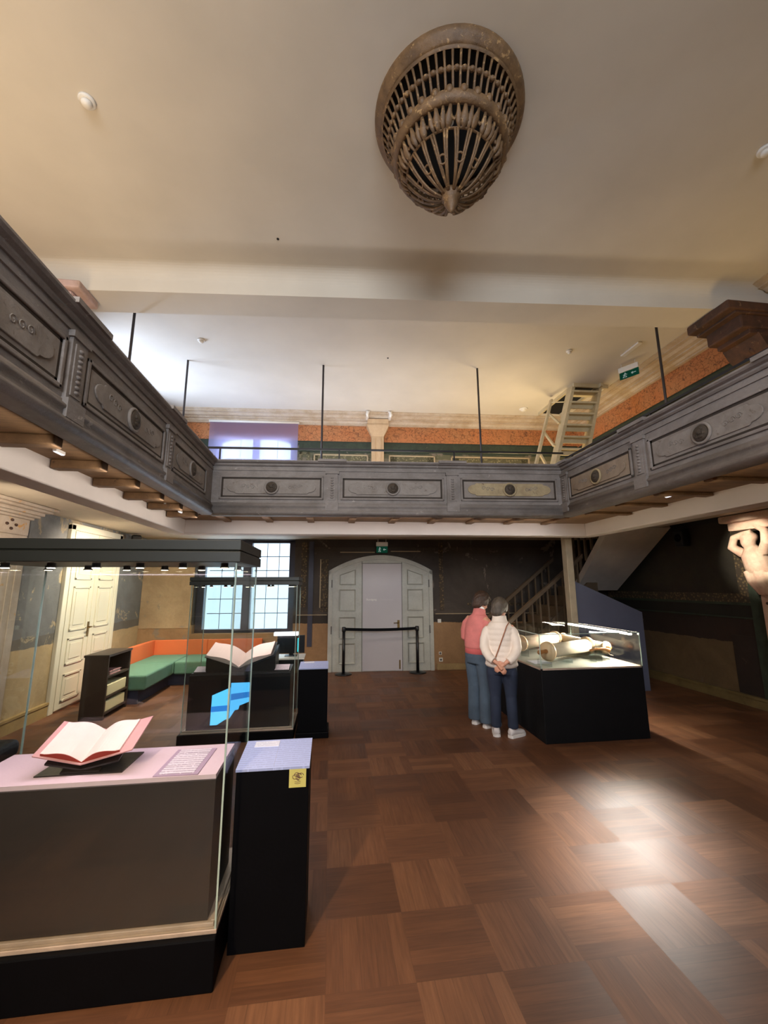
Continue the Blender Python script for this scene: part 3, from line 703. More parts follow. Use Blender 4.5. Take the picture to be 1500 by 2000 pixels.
def exit_sign(name, label, M, w, h, box=True):
    g = thing(name, label, 'exit sign', tuple(M.translation))
    MB().box(-w*.52, w*.52, -.03, .03, -.09, 0, M).build('lamp_housing', m_whitepl, g, bevel=.008)
    p = MB().box(-w/2, w/2, -.006, .006, -.09-h, -.09, M).build('sign_panel', m_signg, g)
    s = MB(); f = -.0075
    # running figure, doorway and arrow
    s.box(-w*.34, -w*.12, f-.002, f, -.09-h*.86, -.09-h*.82, M)
    s.ell((-w*.2, f, -.09-h*.24), (h*.09, .003, h*.09), M, 10, 6)
    for a, b in (((-.2, .34), (-.24, .6)), ((-.2, .36), (-.1, .46)), ((-.21, .38), (-.31, .48)), ((-.24, .6), (-.14, .72)), ((-.14, .72), (-.15, .86)), ((-.24, .6), (-.32, .78)), ((.36, .5), (.12, .5)), ((.12, .5), (.2, .36)), ((.12, .5), (.2, .64))):
        s.tube([(a[0]*w, f, -.09-a[1]*h), (b[0]*w, f, -.09-b[1]*h)], h*.05, 6, M)
    s.build('symbol', m_signw, p)
    q = MB()
    for x in (-w*.36, w*.36): q.tube([(x, 0, 0), (x, 0, .07)], .006, 6, M)
    q.build('hanger', m_whitepl, g)
    return g
exit_sign('exit_sign', 'green exit sign under a white lamp above the arched door', WB @ Matrix.Translation((1.1, -.12, 2.66)), .24, .14)
exit_sign('exit_sign', 'green exit sign hanging by the right cornice, seen at an angle', Matrix.Translation((4.98, 5.86, ZC-.08)) @ Matrix.Rotation(-PI/2+.55, 4, 'Z'), .3, .12)
tag(MB().box(-.04, .04, -.2, .2, -.03, 0).build('ceiling_lamp', m_whitepl, loc=(4.76, 5.5, ZC), bevel=.01), 'slim oblong ceiling box in front of the right exit sign', 'lamp')

# ------------------------------------------------------------------ ground floor back wall: arched door
D = MB(); N = 24
def archz(s):  # top of the door surround
    q = (s-1.08)/1.11; return 2.05+.335*max(0, 1-q*q)
def archz2(s, dz): return archz(s)-dz
d1 = struct('door_1', MB().prism([(-.03, 0), (2.19, 0), (2.19, 2.05)] + [(2.19-2.22*i/N, archz(2.19-2.22*i/N)) for i in range(1, N)] + [(-.03, 2.05)], .0, .05, WB @ Matrix.Rotation(PI/2, 4, 'X')), m_white_door)
fr = MB()
fr.box(-.03, .05, -.075, -.05, 0, 2.05, WB).box(2.11, 2.19, -.075, -.05, 0, 2.05, WB)
for i in range(N):
    a, b = -.03+2.22*i/N, -.03+2.22*(i+1)/N
    za, zb = archz(a), archz(b)
    fr.add([(a, -.075, za-.09), (b, -.075, zb-.09), (b, -.075, zb), (a, -.075, za), (a, -.05, za-.09), (b, -.05, zb-.09), (b, -.05, zb), (a, -.05, za)], [(0,1,2,3),(7,6,5,4),(0,4,5,1),(3,2,6,7)], False, WB)
fr.build('door_surround', m_white_door, d1)
MB().box(.69, 1.52, -.066, -.05, .01, 2.2, WB).build('door_leaf', plain('grey_door_leaf', (188, 182, 184), .5, var=.03, scale=2), d1, bevel=.004)
gg = MB()
for s in (.675, 1.527): gg.box(s-.005, s+.005, -.054, -.05, 0, 2.27, WB)
gg.box(.66, 1.54, -.054, -.05, 2.205, 2.215, WB); gg.build('door_gap', m_groove, d1)
for s0, s1, sl in ((.2, .54, 1), (1.64, 1.98, -1)):
    for z0, z1 in ((.16, .56), (.66, 1.09), (1.22, 1.66), (1.76, 2.08)):
        top = [(s0, z1), (s1, z1)]
        if z1 > 2: top = [(s0, z1-.12), (s1, z1)] if sl > 0 else [(s0, z1), (s1, z1-.12)]
        poly = [(s0, z0), (s1, z0), top[1], top[0]]
        cx, cz = (s0+s1)/2, (z0+z1)/2-.03
        inn = [(cx+(x-cx)*.86, cz+(z-cz)*.88) for x, z in poly]
        q = MB()
        n4 = len(poly)
        for i in range(n4):
            a, b = poly[i], poly[(i+1) % n4]; c2, d2 = inn[(i+1) % n4], inn[i]
            q.add([(a[0], -.082, a[1]), (b[0], -.082, b[1]), (c2[0], -.0505, c2[1]), (d2[0], -.0505, d2[1])], [(0,1,2,3)], False, WB)
            q.add([(a[0], -.082, a[1]), (b[0], -.082, b[1]), (b[0], -.05, b[1]), (a[0], -.05, a[1])], [(0,1,2,3)], False, WB)
        q.build('door_panel', m_white_door, d1)
MB().box(1.42, 1.47, -.072, -.066, .83, 1.02, WB).tube([(1.445, -.07, .97), (1.445, -.11, .97), (1.34, -.115, .965)], .009, 8, WB).build('door_handle', m_brass, d1)
MB().box(1.45, 1.48, -.072, -.066, .04, .22, WB).build('floor_bolt', m_brass, d1)
for z in (1.7, .75): MB().box(.03, .05, -.085, -.075, z, z+.16, WB).box(2.1, 2.12, -.085, -.075, z, z+.16, WB).build('hinge', m_groove, d1)
def text(body, size, M, mat, name, parent, ext=.0008, bold=0):
    cu = bpy.data.curves.new('t', 'FONT'); cu.body = body; cu.size = size; cu.extrude = ext; cu.offset = bold; cu.align_x = 'LEFT'
    to = bpy.data.objects.new('t', cu); COL.objects.link(to); bpy.context.view_layer.update()
    me = bpy.data.meshes.new_from_object(to.evaluated_get(bpy.context.evaluated_depsgraph_get()))
    bpy.data.objects.remove(to); bpy.data.curves.remove(cu)
    me.name = name; me.transform(M); me.materials.clear(); me.materials.append(mat)
    o = bpy.data.objects.new(name, me); COL.objects.link(o); o.parent = parent
    if parent.type == 'EMPTY' and parent.name in WORLDMODE: o.location = -parent.location
    return o
MT = WB @ Matrix.Translation((.77, -.0672, 1.43)) @ Matrix.Rotation(PI/2, 4, 'X')
text('Rundgang', .055, MT, m_whitepl, 'lettering', d1, bold=.0012)
text('Guided tour', .055, MT @ Matrix.Translation((.29, 0, 0)), plain('pale_lettering', (198, 192, 192), .5, var=.01), 'lettering', d1)

def wall_plate(name, label, cat, s, z, w, h, rnd=False, M=WB):
    g = thing(name, label, cat, tuple(M @ Vector((s, 0, z))))
    MB().box(s-w/2, s+w/2, -.012, 0, z-h/2, z+h/2, M).build('plate', m_whitepl, g, bevel=.004)
    if rnd: MB().lathe([(.022, .012), (.022, .0145), (.017, .0125)], 18, (0, 0, 0), M @ Matrix.Translation((s, 0, z)) @ Matrix.Rotation(PI/2, 4, 'X')).build('socket_hole', m_groove, g)
    else: MB().box(s-w*.3, s+w*.3, -.016, -.012, z-h*.35, z+h*.35, M).build('rocker', m_whitepl, g, bevel=.002)
wall_plate('light_switch', 'white light switch on the wall right of the arched door', 'switch', 2.33, .99, .075, .075)
wall_plate('wall_socket', 'lower white socket near the floor right of the arched door', 'socket', 2.34, .2, .08, .08, True)
wall_plate('wall_socket', 'upper faint socket near the floor right of the arched door', 'socket', 2.33, .33, .06, .06, True)

# barrier in front of the door
def stanchion(x, y, label):
    g = thing('stanchion', label, 'barrier post', (x, y, 0), 0, 'posts of the barrier in front of the door', world=False)
    MB().lathe([(.17, 0), (.17, .012), (.14, .022), (.03, .03)], 28).build('base', m_black, g)
    MB().tube([(0,0,.02), (0,0,.84)], .03, 16).build('post', m_black, g)
    MB().lathe([(.036, .82), (.04, .83), (.04, .9), (.032, .915)], 18).build('head', m_black, g)
    return g
s1 = stanchion(.29, 8.62, 'left black barrier post in front of the white door')
s2 = stanchion(1.79, 8.57, 'right black barrier post in front of the white door')
q = MB(); pts = [(.035+1.43*i/10, -.05*i/10*1.0, .87-.02*math.sin(PI*i/10)) for i in range(11)]
rr = [[(x, y-.004, z-.028), (x, y+.004, z-.028), (x, y+.004, z+.028), (x, y-.004, z+.028)] for x, y, z in pts]
q.loft(rr, False).build('belt', m_navy, s1)

# ------------------------------------------------------------------ left wall: double door, pilaster, loudspeaker
ML = Matrix.Translation((-3.85, 0, 0)) @ Matrix.Rotation(PI/2, 4, 'Z')   # x along +Y, y = -X direction (into wall is +y -> -X)
d2 = struct('door_2', MB().box(6.62, 7.98, -.03, 0, 0, 2.6, ML), m_door_l)
MB().box(6.54, 6.64, -.055, 0, 0, 2.66, ML).box(7.96, 8.06, -.055, 0, 0, 2.66, ML).box(6.54, 8.06, -.055, 0, 2.58, 2.68, ML).build('door_frame', m_door_l, d2, bevel=.008)
for a, b in ((6.66, 7.29), (7.31, 7.94)):
    lf = MB().box(a, b, -.05, -.03, .03, 2.57, ML).build('door_leaf', m_door_l, d2)
    for z0, z1 in ((.12, .5), (.62, 1.0), (1.1, 1.75), (1.85, 2.45)):
        q = MB()
        for bx in framed(a+.1, b-.1, z0, z1, .03, -.064, -.05): q.box(*bx, M=ML)
        q.box(a+.18, b-.18, -.058, -.05, z0+.08, z1-.08, ML); q.build('door_panel', m_door_l, lf, bevel=.006)
MB().box(7.28, 7.32, -.06, -.05, .03, 2.57, ML).build('astragal', m_door_l, d2)
MB().box(7.235, 7.275, -.062, -.05, .98, 1.2, ML).tube([(7.255, -.06, 1.12), (7.255, -.11, 1.12), (7.15, -.11, 1.11)], .01, 8, ML).build('door_handle', m_brass, d2)

g = thing('wall_pilaster', 'white fluted pilaster with moulded capital on the left wall', 'pilaster', (-3.8, 5.3, 0))
MB().box(4.95, 5.55, -.14, 0, 0, 2.36, ML).build('shaft', m_pilw, g, bevel=.01)
q = MB()
for k in range(5): q.box(5.02+.1*k, 5.07+.1*k, -.15, -.138, .5, 2.28, ML)
q.build('fluting', m_pilw, g, bevel=.006)
MB().box(4.96, 5.54, -.15, 0, 2.36, 2.56, ML).build('necking', m_pilw, g, bevel=.01)
q = MB()
for dx, dz in ((5.18, 2.47), (5.32, 2.47), (5.25, 2.52), (5.25, 2.42)): q.ell((dx, -.15, dz), (.03, .008, .018), ML, 10, 6)
q.build('diamond_studs', m_capd, g)
q = MB()
for i, (e, z0, z1) in enumerate(((.03, 2.56, 2.59), (.07, 2.59, 2.62), (.1, 2.62, 2.66), (.16, 2.66, 2.69), (.2, 2.69, SOF-.005))): q.box(4.95-e, 5.55+e, -.14-e, 0, z0, z1, ML)
q.build('capital', m_pilw, g, bevel=.008)
# loudspeakers high on the walls
def loudspeaker(label, loc, rz):
    g = thing('loudspeaker', label, 'loudspeaker', loc, rz, 'black wall loudspeakers', world=False)
    MB().box(-.09, .09, -.14, .02, -.14, .14).build('cabinet', m_speaker, g, bevel=.03, seg=3)
    MB().lathe([(.07, 0), (.065, .006), (.03, -.004)], 20, (0, 0, 0), Matrix.Translation((0, -.141, 0)) @ Matrix.Rotation(PI/2, 4, 'X')).build('cone', m_navy, g)
    MB().box(-.02, .02, .02, .07, -.03, .03).build('bracket', m_speaker, g)
loudspeaker('black loudspeaker high on the left wall beside the cream double door', (-3.72, 8.25, 2.56), PI/2+.5)
loudspeaker('black loudspeaker under the right gallery beside the stair slab', (6.04, 6.3, 2.52), -PI/2)

# ------------------------------------------------------------------ left corner: bench, cabinet, chair
g = thing('corner_bench', 'L-shaped teal bench with tall orange back panels in the left corner', 'bench', (-3.0, 8.3, 0))
MB().box(-3.5, -3.42, 6.95, 9.02, .02, .69).build('back_panel', m_orange, g, bevel=.01)
MB().box(-3.42, -2.42, 8.93, 9.0, .02, .69).build('back_panel', m_orange, g, bevel=.01)
MB().box(-2.41, -1.35, 8.9, 8.97, .02, .69).build('back_panel', m_orange, g, bevel=.01)
MB().box(-3.42, -2.74, 6.95, 8.05, .2, .42).build('seat', m_seat, g, bevel=.03, seg=3)
MB().box(-3.42, -2.74, 8.06, 8.92, .2, .42).build('seat', m_seat, g, bevel=.03, seg=3)
MB().box(-2.73, -1.4, 8.06, 8.88, .2, .42).build('seat', m_seat, g, bevel=.03, seg=3)
MB().box(-3.4, -2.85, 7.0, 8.9, 0, .2).box(-2.85, -1.45, 8.2, 8.85, 0, .2).build('plinth', m_seatb, g)

g = thing('book_cabinet', 'dark low oak cabinet with open shelves standing before the corner bench', 'cabinet', (-3.1, 6.6, 0))
X0, X1, Y0, Y1, Z1 = -3.26, -2.96, 6.25, 6.9, .80
MB().box(X0, X1, Y0, Y0+.03, 0, Z1).build('side_panel', m_cab, g)
MB().box(X0, X1, Y1-.03, Y1, 0, Z1).build('side_panel', m_cab, g)
MB().box(X0, X0+.02, Y0+.03, Y1-.03, 0, Z1).build('back_panel', m_cab, g)
MB().box(X0-.01, X1+.01, Y0-.01, Y1+.01, Z1, Z1+.03).build('top', m_cab, g)
for z in (.06, .26, .52): MB().box(X0+.02, X1, Y0+.03, Y1-.03, z, z+.025).build('shelf', m_cab, g)
tag(MB().box(X0+.04, X1-.01, Y0+.06, Y1-.06, .286, .43).build('cream_reflection', m_cream, bevel=.01), 'cream reflection built as a block on the middle shelf of the low oak cabinet', 'box', 'cream reflections in the cabinet')  # pale reflections in the shelves, painted as solid cream blocks
tag(MB().box(X0+.04, X1-.01, Y0+.06, Y1-.06, .086, .22).build('cream_reflection', m_cream, bevel=.01), 'cream reflection built as a block on the bottom shelf of the low oak cabinet', 'box', 'cream reflections in the cabinet')
bk = thing('lying_book', 'pale pink book lying on the top shelf of the low oak cabinet', 'book', (-3.08, 6.55, .546))
MB().box(-3.19, -2.99, 6.4, 6.7, .547, .552).box(-3.19, -2.99, 6.4, 6.7, .585, .59).build('cover', m_cover, bk)
MB().box(-3.18, -3.0, 6.41, 6.69, .552, .585).build('page_block', m_page, bk)

g = thing('armchair', 'black upholstered chair cut off by the left edge behind the glass case', 'chair', (-3.0, 3.7, 0))
MB().box(-3.3, -2.62, 3.45, 3.62, .6, .68).build('armrest', m_upbl, g, bevel=.03, seg=3)
MB().box(-3.35, -2.55, 3.5, 4.1, .36, .5).build('seat', m_upbl, g, bevel=.05, seg=3)
MB().box(-3.42, -3.3, 3.45, 4.1, .3, 1.0).build('backrest', m_upbl, g, bevel=.05, seg=3)
for x in (-3.3, -2.62):
    for y in (3.55, 4.05): MB().tube([(x, y, 0), (x, y, .4)], .02, 8).build('leg', m_black, g)
for x in (-3.25, -2.68): MB().tube([(x, 3.54, .45), (x, 3.54, .62)], .018, 8).build('arm_support', m_black, g)

# ------------------------------------------------------------------ glass display cases
def vitrine(label, x0, x1, y0, y1, zp, zt, tc, dz, deckm, dy0, dy1, bodym, nsp, pl=.03):
    g = thing('glass_case', label, 'display case', ((x0+x1)/2, (y0+y1)/2, 0))
    MB().box(x0-pl, x1+.008, y0-pl, y1+pl, 0, zp).build('plinth', m_navy, g, bevel=.006)
    MB().box(x0-.004, x1+.004, y0-.004, y1+.004, zp, zp+.018).box(x0+.014, x1-.014, y0+.014, y0+.03, zp+.018, zp+.034).box(x1-.03, x1-.014, y0+.03, y1-.03, zp+.018, zp+.034).build('metal_strip', m_strip, g, bevel=.003)
    MB().box(x0+.04, x1-.052, dy0-.012, dy1-.005, zp+.02, dz-.02).build('inner_body', bodym, g)
    MB().box(x0+.05, x1-.055, dy0, dy1, dz-.02, dz).build('deck', deckm, g)
    th = .008; z0 = zp+.018; z1 = zt
    for bx in ((x0, x1, y0, y0+th), (x0, x1, y1-th, y1), (x0, x0+th, y0+th, y1-th), (x1-th, x1, y0+th, y1-th)):
        MB().box(*bx, z0, z1).build('glass_pane', m_glass, g)
    for x in (x0, x1-.006):
        for y in (y0, y1-.006): MB().box(x-.001, x+.007, y-.001, y+.007, z0, z1).build('glass_edge', m_gedge, g)
    cp = MB().box(x0-.02, x1+.02, y0-.02, y1+.02, zt, zt+tc*.48).box(x0-.012, x1+.012, y0-.012, y1+.012, zt+tc*.48, zt+tc*.54).box(x0-.02, x1+.02, y0-.02, y1+.02, zt+tc*.54, zt+tc).build('canopy', m_canopy, g, bevel=.004)
    for yy in (y0+.13, y1-.13):
        for k in range(nsp):
            x = x0+.06+(x1-x0-.12)*(k+.15)/(nsp-.7)
            s = MB().lathe([(.019, 0), (.019, -.016), (.024, -.018), (.024, -.024)], 16, (x, yy, zt)).build('spotlight', m_chrome, cp)
            MB().lathe([(.018, -.0245), (.018, -.0265), (.01, -.027)], 14, (x, yy, zt)).build('lens', m_ledc, cp)
    return g
c1 = vitrine('large near glass case with an open pink-lit book inside', -1.76, -.485, 2.235, 2.83, .205, 1.87, .115, .837, m_deck, 2.30, 2.70, m_umber, 6)
c2 = vitrine('glass case behind the near one, holding a huge open book on a stand', -1.64, -.40, 5.22, 5.82, .10, 1.757, .095, .74, m_deckD, 5.27, 5.72, m_black, 5)

def open_book(label, c, rz, w, d, th, tilt, mats, group=None, flap=1.0, hump=.02):
    """Open book: cover boards, two curved page blocks, a V-shaped cradle is separate. +y local = top of the page."""
    g = thing('open_book', label, 'book', c, rz, world=False)
    ca, sa = math.cos(tilt), math.sin(tilt)
    for sg in (-1, 1):
        rings = []; low = []; n = 10
        sect = []
        for i in range(n+1):
            u = i/n; x = u*w; hz = th*(.55+.45*min(1, u*3)) * (1 if u < .98 else .95) + hump*math.sin(PI*min(1, u*1.15))
            sect.append((x, hz))
        def P(x, z, y): 
            X = sg*(x*ca - z*sa*.35); Z = x*sa + z
            return (X, y, Z)
        ring = lambda y: [P(x, z, y) for x, z in sect] + [P(x, 0.006, y) for x, z in reversed(sect)]
        MB().loft([ring(-d/2), ring(d/2)], False).build('page_block', mats[0], g)
        ed = lambda y: [P(x, z-.002, y) for x, z in sect] + [P(x, z*.15, y) for x, z in reversed(sect)]
        MB().loft([ed(-d/2-.002), ed(-d/2)], False).build('page_edge', mats[1], g)
        MB().loft([[P(-.002, 0, y), P(w+(.065 if sg > 0 else .03)*flap, 0, y), P(w+(.065 if sg > 0 else .03)*flap, .006, y), P(-.002, .006, y)] for y in (-d/2-.012, d/2+.012)], False).build('cover_board', mats[2], g)
    return g
m_script = linesmat('faint_script_page', (238, 222, 214), (206, 188, 184), 1, .016, .45)
# near case: cradle and book
g = thing('book_cradle', 'dark low cradle under the pink-lit open book', 'book stand', (-1.21, 2.50, .837), 0, world=False)
for sg in (-1, 1):
    q = MB(); pr = [(0, -.10, .012), (sg*.17, -.10, .045), (sg*.17, .11, .125), (0, .11, .092)]
    q.add(pr + [(x, y, z+.008) for x, y, z in pr], [(0,1,2,3),(4,5,6,7),(0,1,5,4),(1,2,6,5),(2,3,7,6),(3,0,4,7)])
    q.build('wing', m_cradle, g)
MB().prism([(-.11, 0), (.12, 0), (.12, .105), (-.11, .012)], -.09, .09, Matrix(((0,0,1,0),(1,0,0,0),(0,1,0,0),(0,0,0,1)))).box(-.2, .2, -.12, .13, 0, .006).build('foot', m_cradle, g)
ob = open_book('open book with blank pink pages and red page edges in the near case', (-1.21, 2.505, .922), 0, .19, .225, .018, math.radians(16), (m_page, m_red, m_cover))
ob.rotation_euler = (math.radians(21), 0, 0)
g = thing('label_card', 'printed label sheet lying right of the book in the near case', 'label', (-.73, 2.47, .838), math.radians(-1), world=False)
MB().box(-.105, .105, -.165, .165, 0, .003).build('backing', plain('mauve_card', (170, 146, 168), .7, var=.02), g)
for k, (a, b) in enumerate(((-.15, -.06), (-.055, .035), (.04, .1), (.105, .158))): MB().box(-.085, .08, a, b, .003, .0045).build('text_block', m_label, g)
# far case: cradle, big book, label holders, blue reflection panels
g = thing('book_cradle', 'dark stand under the huge open book in the far case', 'book stand', (-1.04, 5.5, .74), 0, world=False)
for sg in (-1, 1):
    MB().add([(0, -.19, .03), (sg*.40, -.19, .17), (sg*.40, .17, .26), (0, .17, .12), (0, -.19, 0), (sg*.40, -.19, .0), (sg*.40, .17, .0), (0, .17, 0)], [(0,1,2,3),(4,5,6,7),(0,1,5,4),(1,2,6,5),(2,3,7,6),(3,0,4,7)]).build('wing', m_cradle, g)
ob = open_book('huge open book with blank curling pages in the far case', (-1.06, 5.49, .83), 0, .40, .40, .03, math.radians(21), (m_page, m_page, m_coverd), hump=.03, flap=.4)
ob.rotation_euler = (math.radians(14), 0, 0)
def tilted_label(label, loc, w, d, rz=0, mat=None):
    g = thing('label_holder', label, 'label', loc, rz, 'sloping labels in the far case', world=False)
    MB().prism([(-d/2, 0), (d/2, 0), (d/2, .05), (-d/2, .012)], -w/2, w/2, Matrix(((0,0,1,0),(1,0,0,0),(0,1,0,0),(0,0,0,1)))).build('wedge', m_deckD, g)
    q = MB(); q.add([(-w/2, -d/2, .0125), (w/2, -d/2, .0125), (w/2, d/2, .0505), (-w/2, d/2, .0505), (-w/2, -d/2, .0145), (w/2, -d/2, .0145), (w/2, d/2, .0525), (-w/2, d/2, .0525)], [(0,1,2,3),(4,5,6,7),(0,1,5,4),(1,2,6,5),(2,3,7,6),(3,0,4,7)])
    q.build('card', m_label, g)
tilted_label('small sloping label at the right front of the far case', (-.56, 5.36, .74), .17, .14)
tilted_label('small sloping label at the left front of the far case', (-1.5, 5.36, .74), .13, .14)
g = thing('blue_reflection', 'bright blue reflection built as a glowing panel low on the far case', 'screen', (-1.2, 5.25, .15))  # window reflection added as emissive panels; the case has no screen
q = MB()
Mrefl = Matrix.Translation((0, 5.256, 0)) @ Matrix.Rotation(PI/2, 4, 'X')
q.prism([(-1.335, .18), (-1.26, .18), (-1.17, .235), (-1.13, .24), (-1.13, .58), (-1.33, .50)], 0, .01, Mrefl).build('left_reflection', m_screen, g)
MB().prism([(-1.125, .245), (-1.07, .33), (-1.03, .34), (-1.02, .38), (-.91, .42), (-.905, .63), (-1.125, .63)], 0, .01, Mrefl).build('right_reflection', m_screen, g)
MB().prism([(-1.334, .32), (-1.13, .33), (-1.13, .39), (-1.334, .38)], .01, .012, Mrefl).prism([(-1.12, .44), (-.906, .47), (-.906, .53), (-1.12, .51)], .01, .012, Mrefl).build('deep_band', m_bluerefl_deep, g)

# info stands beside the cases
def info_stand(label, x0, x1, y0, y1, zf, zb, plinth, group, sticker=False):
    g = thing('info_stand', label, 'information stand', ((x0+x1)/2, (y0+y1)/2, 0), 0, group)
    b = MB(); b.add([(x0, y0, 0), (x1, y0, 0), (x1, y1, 0), (x0, y1, 0), (x0, y0, zf-.012), (x1, y0, zf-.012), (x1, y1, zb-.012), (x0, y1, zb-.012)], [(3,2,1,0),(4,5,6,7),(0,1,5,4),(1,2,6,5),(2,3,7,6),(3,0,4,7)])
    b.build('pedestal', m_navy, g, bevel=.003)
    if plinth: MB().box(x0-.02, x1+.02, y0-.025, y1+.02, 0, .07).build('foot', m_navy, g, bevel=.01)
    q = MB(); e = .003
    def top(a, b, c, d, h, th):
        sl = (zb-zf)/(y1-y0); return [(a, c, zf+(c-y0)*sl+h), (b, c, zf+(c-y0)*sl+h), (b, d, zf+(d-y0)*sl+h), (a, d, zf+(d-y0)*sl+h), (a, c, zf+(c-y0)*sl+h+th), (b, c, zf+(c-y0)*sl+h+th), (b, d, zf+(d-y0)*sl+h+th), (a, d, zf+(d-y0)*sl+h+th)]
    FS = [(3,2,1,0),(4,5,6,7),(0,1,5,4),(1,2,6,5),(2,3,7,6),(3,0,4,7)]
    q.add(top(x0-e, x1+e, y0-e, y1+e, -.012, .012), FS); q.build('text_panel', m_panel_lav, g)
    w = x1-x0; d = y1-y0
    MB().add(top(x0+w*.13, x0+w*.5, y0+d*.74, y0+d*.95, 0, .002), FS).build('title_card', m_whitecard, g)
    MB().add(top(x0+w*.5, x0+w*.505, y0+d*.03, y0+d*.97, 0, .001), FS).build('fold_line', plain('panel_fold', (170, 174, 204), .6), g)
    return g
p1 = info_stand('black information stand with lavender top at the near case', -.462, -.093, 2.387, 2.70, .817, .845, False, 'black information stands')
p2 = info_stand('black information stand with lavender top at the far case', -.35, -.008, 5.21, 5.52, .775, .80, True, 'black information stands')
st = thing('sticker', 'yellow sticker with a small brown drawing on the near black stand', 'sticker', (-.15, 2.386, .76))
MB().box(-.194, -.107, 2.3845, 2.387, .717, .806).build('sheet', m_sticker, st)
q = MB(); random.seed(5)
for k in range(7):
    cx, cz, rr_ = -.148+random.uniform(-.016, .016), .768+random.uniform(-.012, .012), random.uniform(.006, .014)
    q.tube([(cx+rr_*math.cos(u), 2.3842, cz+rr_*.8*math.sin(u)) for u in [i*.6 for i in range(10)]], .0016, 5)
for k in range(2): q.tube([(-.165, 2.3842, .745-.008*k), (-.15, 2.3842, .742-.008*k), (-.135, 2.3842, .746-.008*k)], .0012, 5)
q.build('drawing', m_ink, st)

# media desk behind the far case
g = thing('media_desk', 'dark desk with white top behind the far case', 'desk', (-.55, 6.6, 0))
MB().box(-.8, -.36, 6.4, 6.8, .68, .7).build('desk_top', m_whitepl, g)
MB().box(-.78, -.38, 6.44, 6.78, 0, .68).build('desk_body', m_black, g)
g = thing('monitor', 'black monitor with a cyan lit edge on the media desk', 'monitor', (-.55, 6.62, .7))
MB().box(-.78, -.37, 6.6, 6.63, .74, 1.0).build('screen', m_black, g, bevel=.004)
MB().box(-.66, -.48, 6.55, 6.7, .701, .71).box(-.6, -.54, 6.63, 6.65, .71, .8).build('foot', m_black, g)
MB().box(-.475, -.465, 6.594, 6.6, .76, .96).build('light_edge', m_cyan, g)
tag(MB().box(-.83, -.47, 6.56, 6.66, 1.0, 1.05).build('glint_bar', emis('glint_glow', (245, 248, 255), 1.6), bevel=.005), 'white reflection built as a glowing bar on top of the black monitor', 'lamp')  # bright reflection added as an emissive bar; no lamp stands here

# ------------------------------------------------------------------ stairs in the right corner
g = thing('staircase', 'grey two-flight staircase rising in the right back corner', 'stairs', (4.6, 7.8, 0))
# lower flight along the back wall, seen through its railings
q = MB()
for k in range(9):
    x = 2.9+.24*k; z = .19*(k+1)
    if x < 5.2: q.box(x, x+.25, 7.45, 8.35, z-.04, z).box(x+.0, x+.02, 7.45, 8.35, z-.19, z-.04)
q.build('steps', m_stairw, g)
MB().prism([(2.85, 0), (3.1, 0), (5.1, 1.6), (5.1, 1.78), (4.9, 1.78)], 0, .04, Matrix.Translation((0, 7.45, 0)) @ Matrix.Rotation(PI/2, 4, 'X')).build('stringer', m_stairw, g)
MB().box(4.95, 5.4, 7.6, 8.5, 1.3, 1.42).build('landing', m_stair, g)
for yy in (7.3, 8.35):
    a, b = Vector((3.0, yy, .9)), Vector((4.75, yy, 2.28)); q = MB()
    r = [[p+Vector((0, dy, dz)) for dy, dz in ((-.035, -.04), (.035, -.04), (.035, .04), (-.035, .04))] for p in (a, b)]
    q.loft(r, False).build('hand_rail', m_stairw, g)
    for k in range(11):
        p = a+(b-a)*((k+.3)/11)
        MB().box(p.x-.014, p.x+.014, yy-.014, yy+.014, p.z-.88, p.z-.03).build('baluster', m_stairw, g)
# upper flight returning towards the viewer along the right wall: smooth plastered underside
a0, a1 = Vector((4.98, 7.95, 1.62)), Vector((4.78, 6.45, 2.72)); dv = Vector((1.15, 0, 0))
q = MB(); up = Vector((0, .06, .12))
q.add([a0, a0+dv*.8, a1+dv, a1, a0+up, a0+dv*.8+up, a1+dv+up, a1+up], [(3,2,1,0),(4,5,6,7),(0,1,5,4),(1,2,6,5),(2,3,7,6),(3,0,4,7)])
q.build('flight_slab', m_stair, g)
for k in range(6):
    t_ = (k+.5)/6; p = a0+(a1-a0)*t_+up
    MB().box(p.x-.02, p.x+.02, p.y-.02, p.y+.02, p.z, min(p.z+.9, SOF)).build('baluster', m_stairw, g)
# post and partition
MB().box(3.98, 4.1, 6.54, 6.68, 0, SOF).build('corner_post', m_post, g, bevel=.01)
tag(MB().prism([(4.1, 0), (5.32, 0), (5.32, 1.27), (4.1, 1.81)], 0, .06, Matrix.Translation((0, 6.66, 0)) @ Matrix.Rotation(PI/2, 4, 'X')).build('partition_panel', m_part), 'blue-grey panel with sloping top behind the scroll case', 'partition')
sk = thing('wall_socket', 'small white socket low on the wall right of the scroll case', 'socket', (4.05, 5.0, .55))
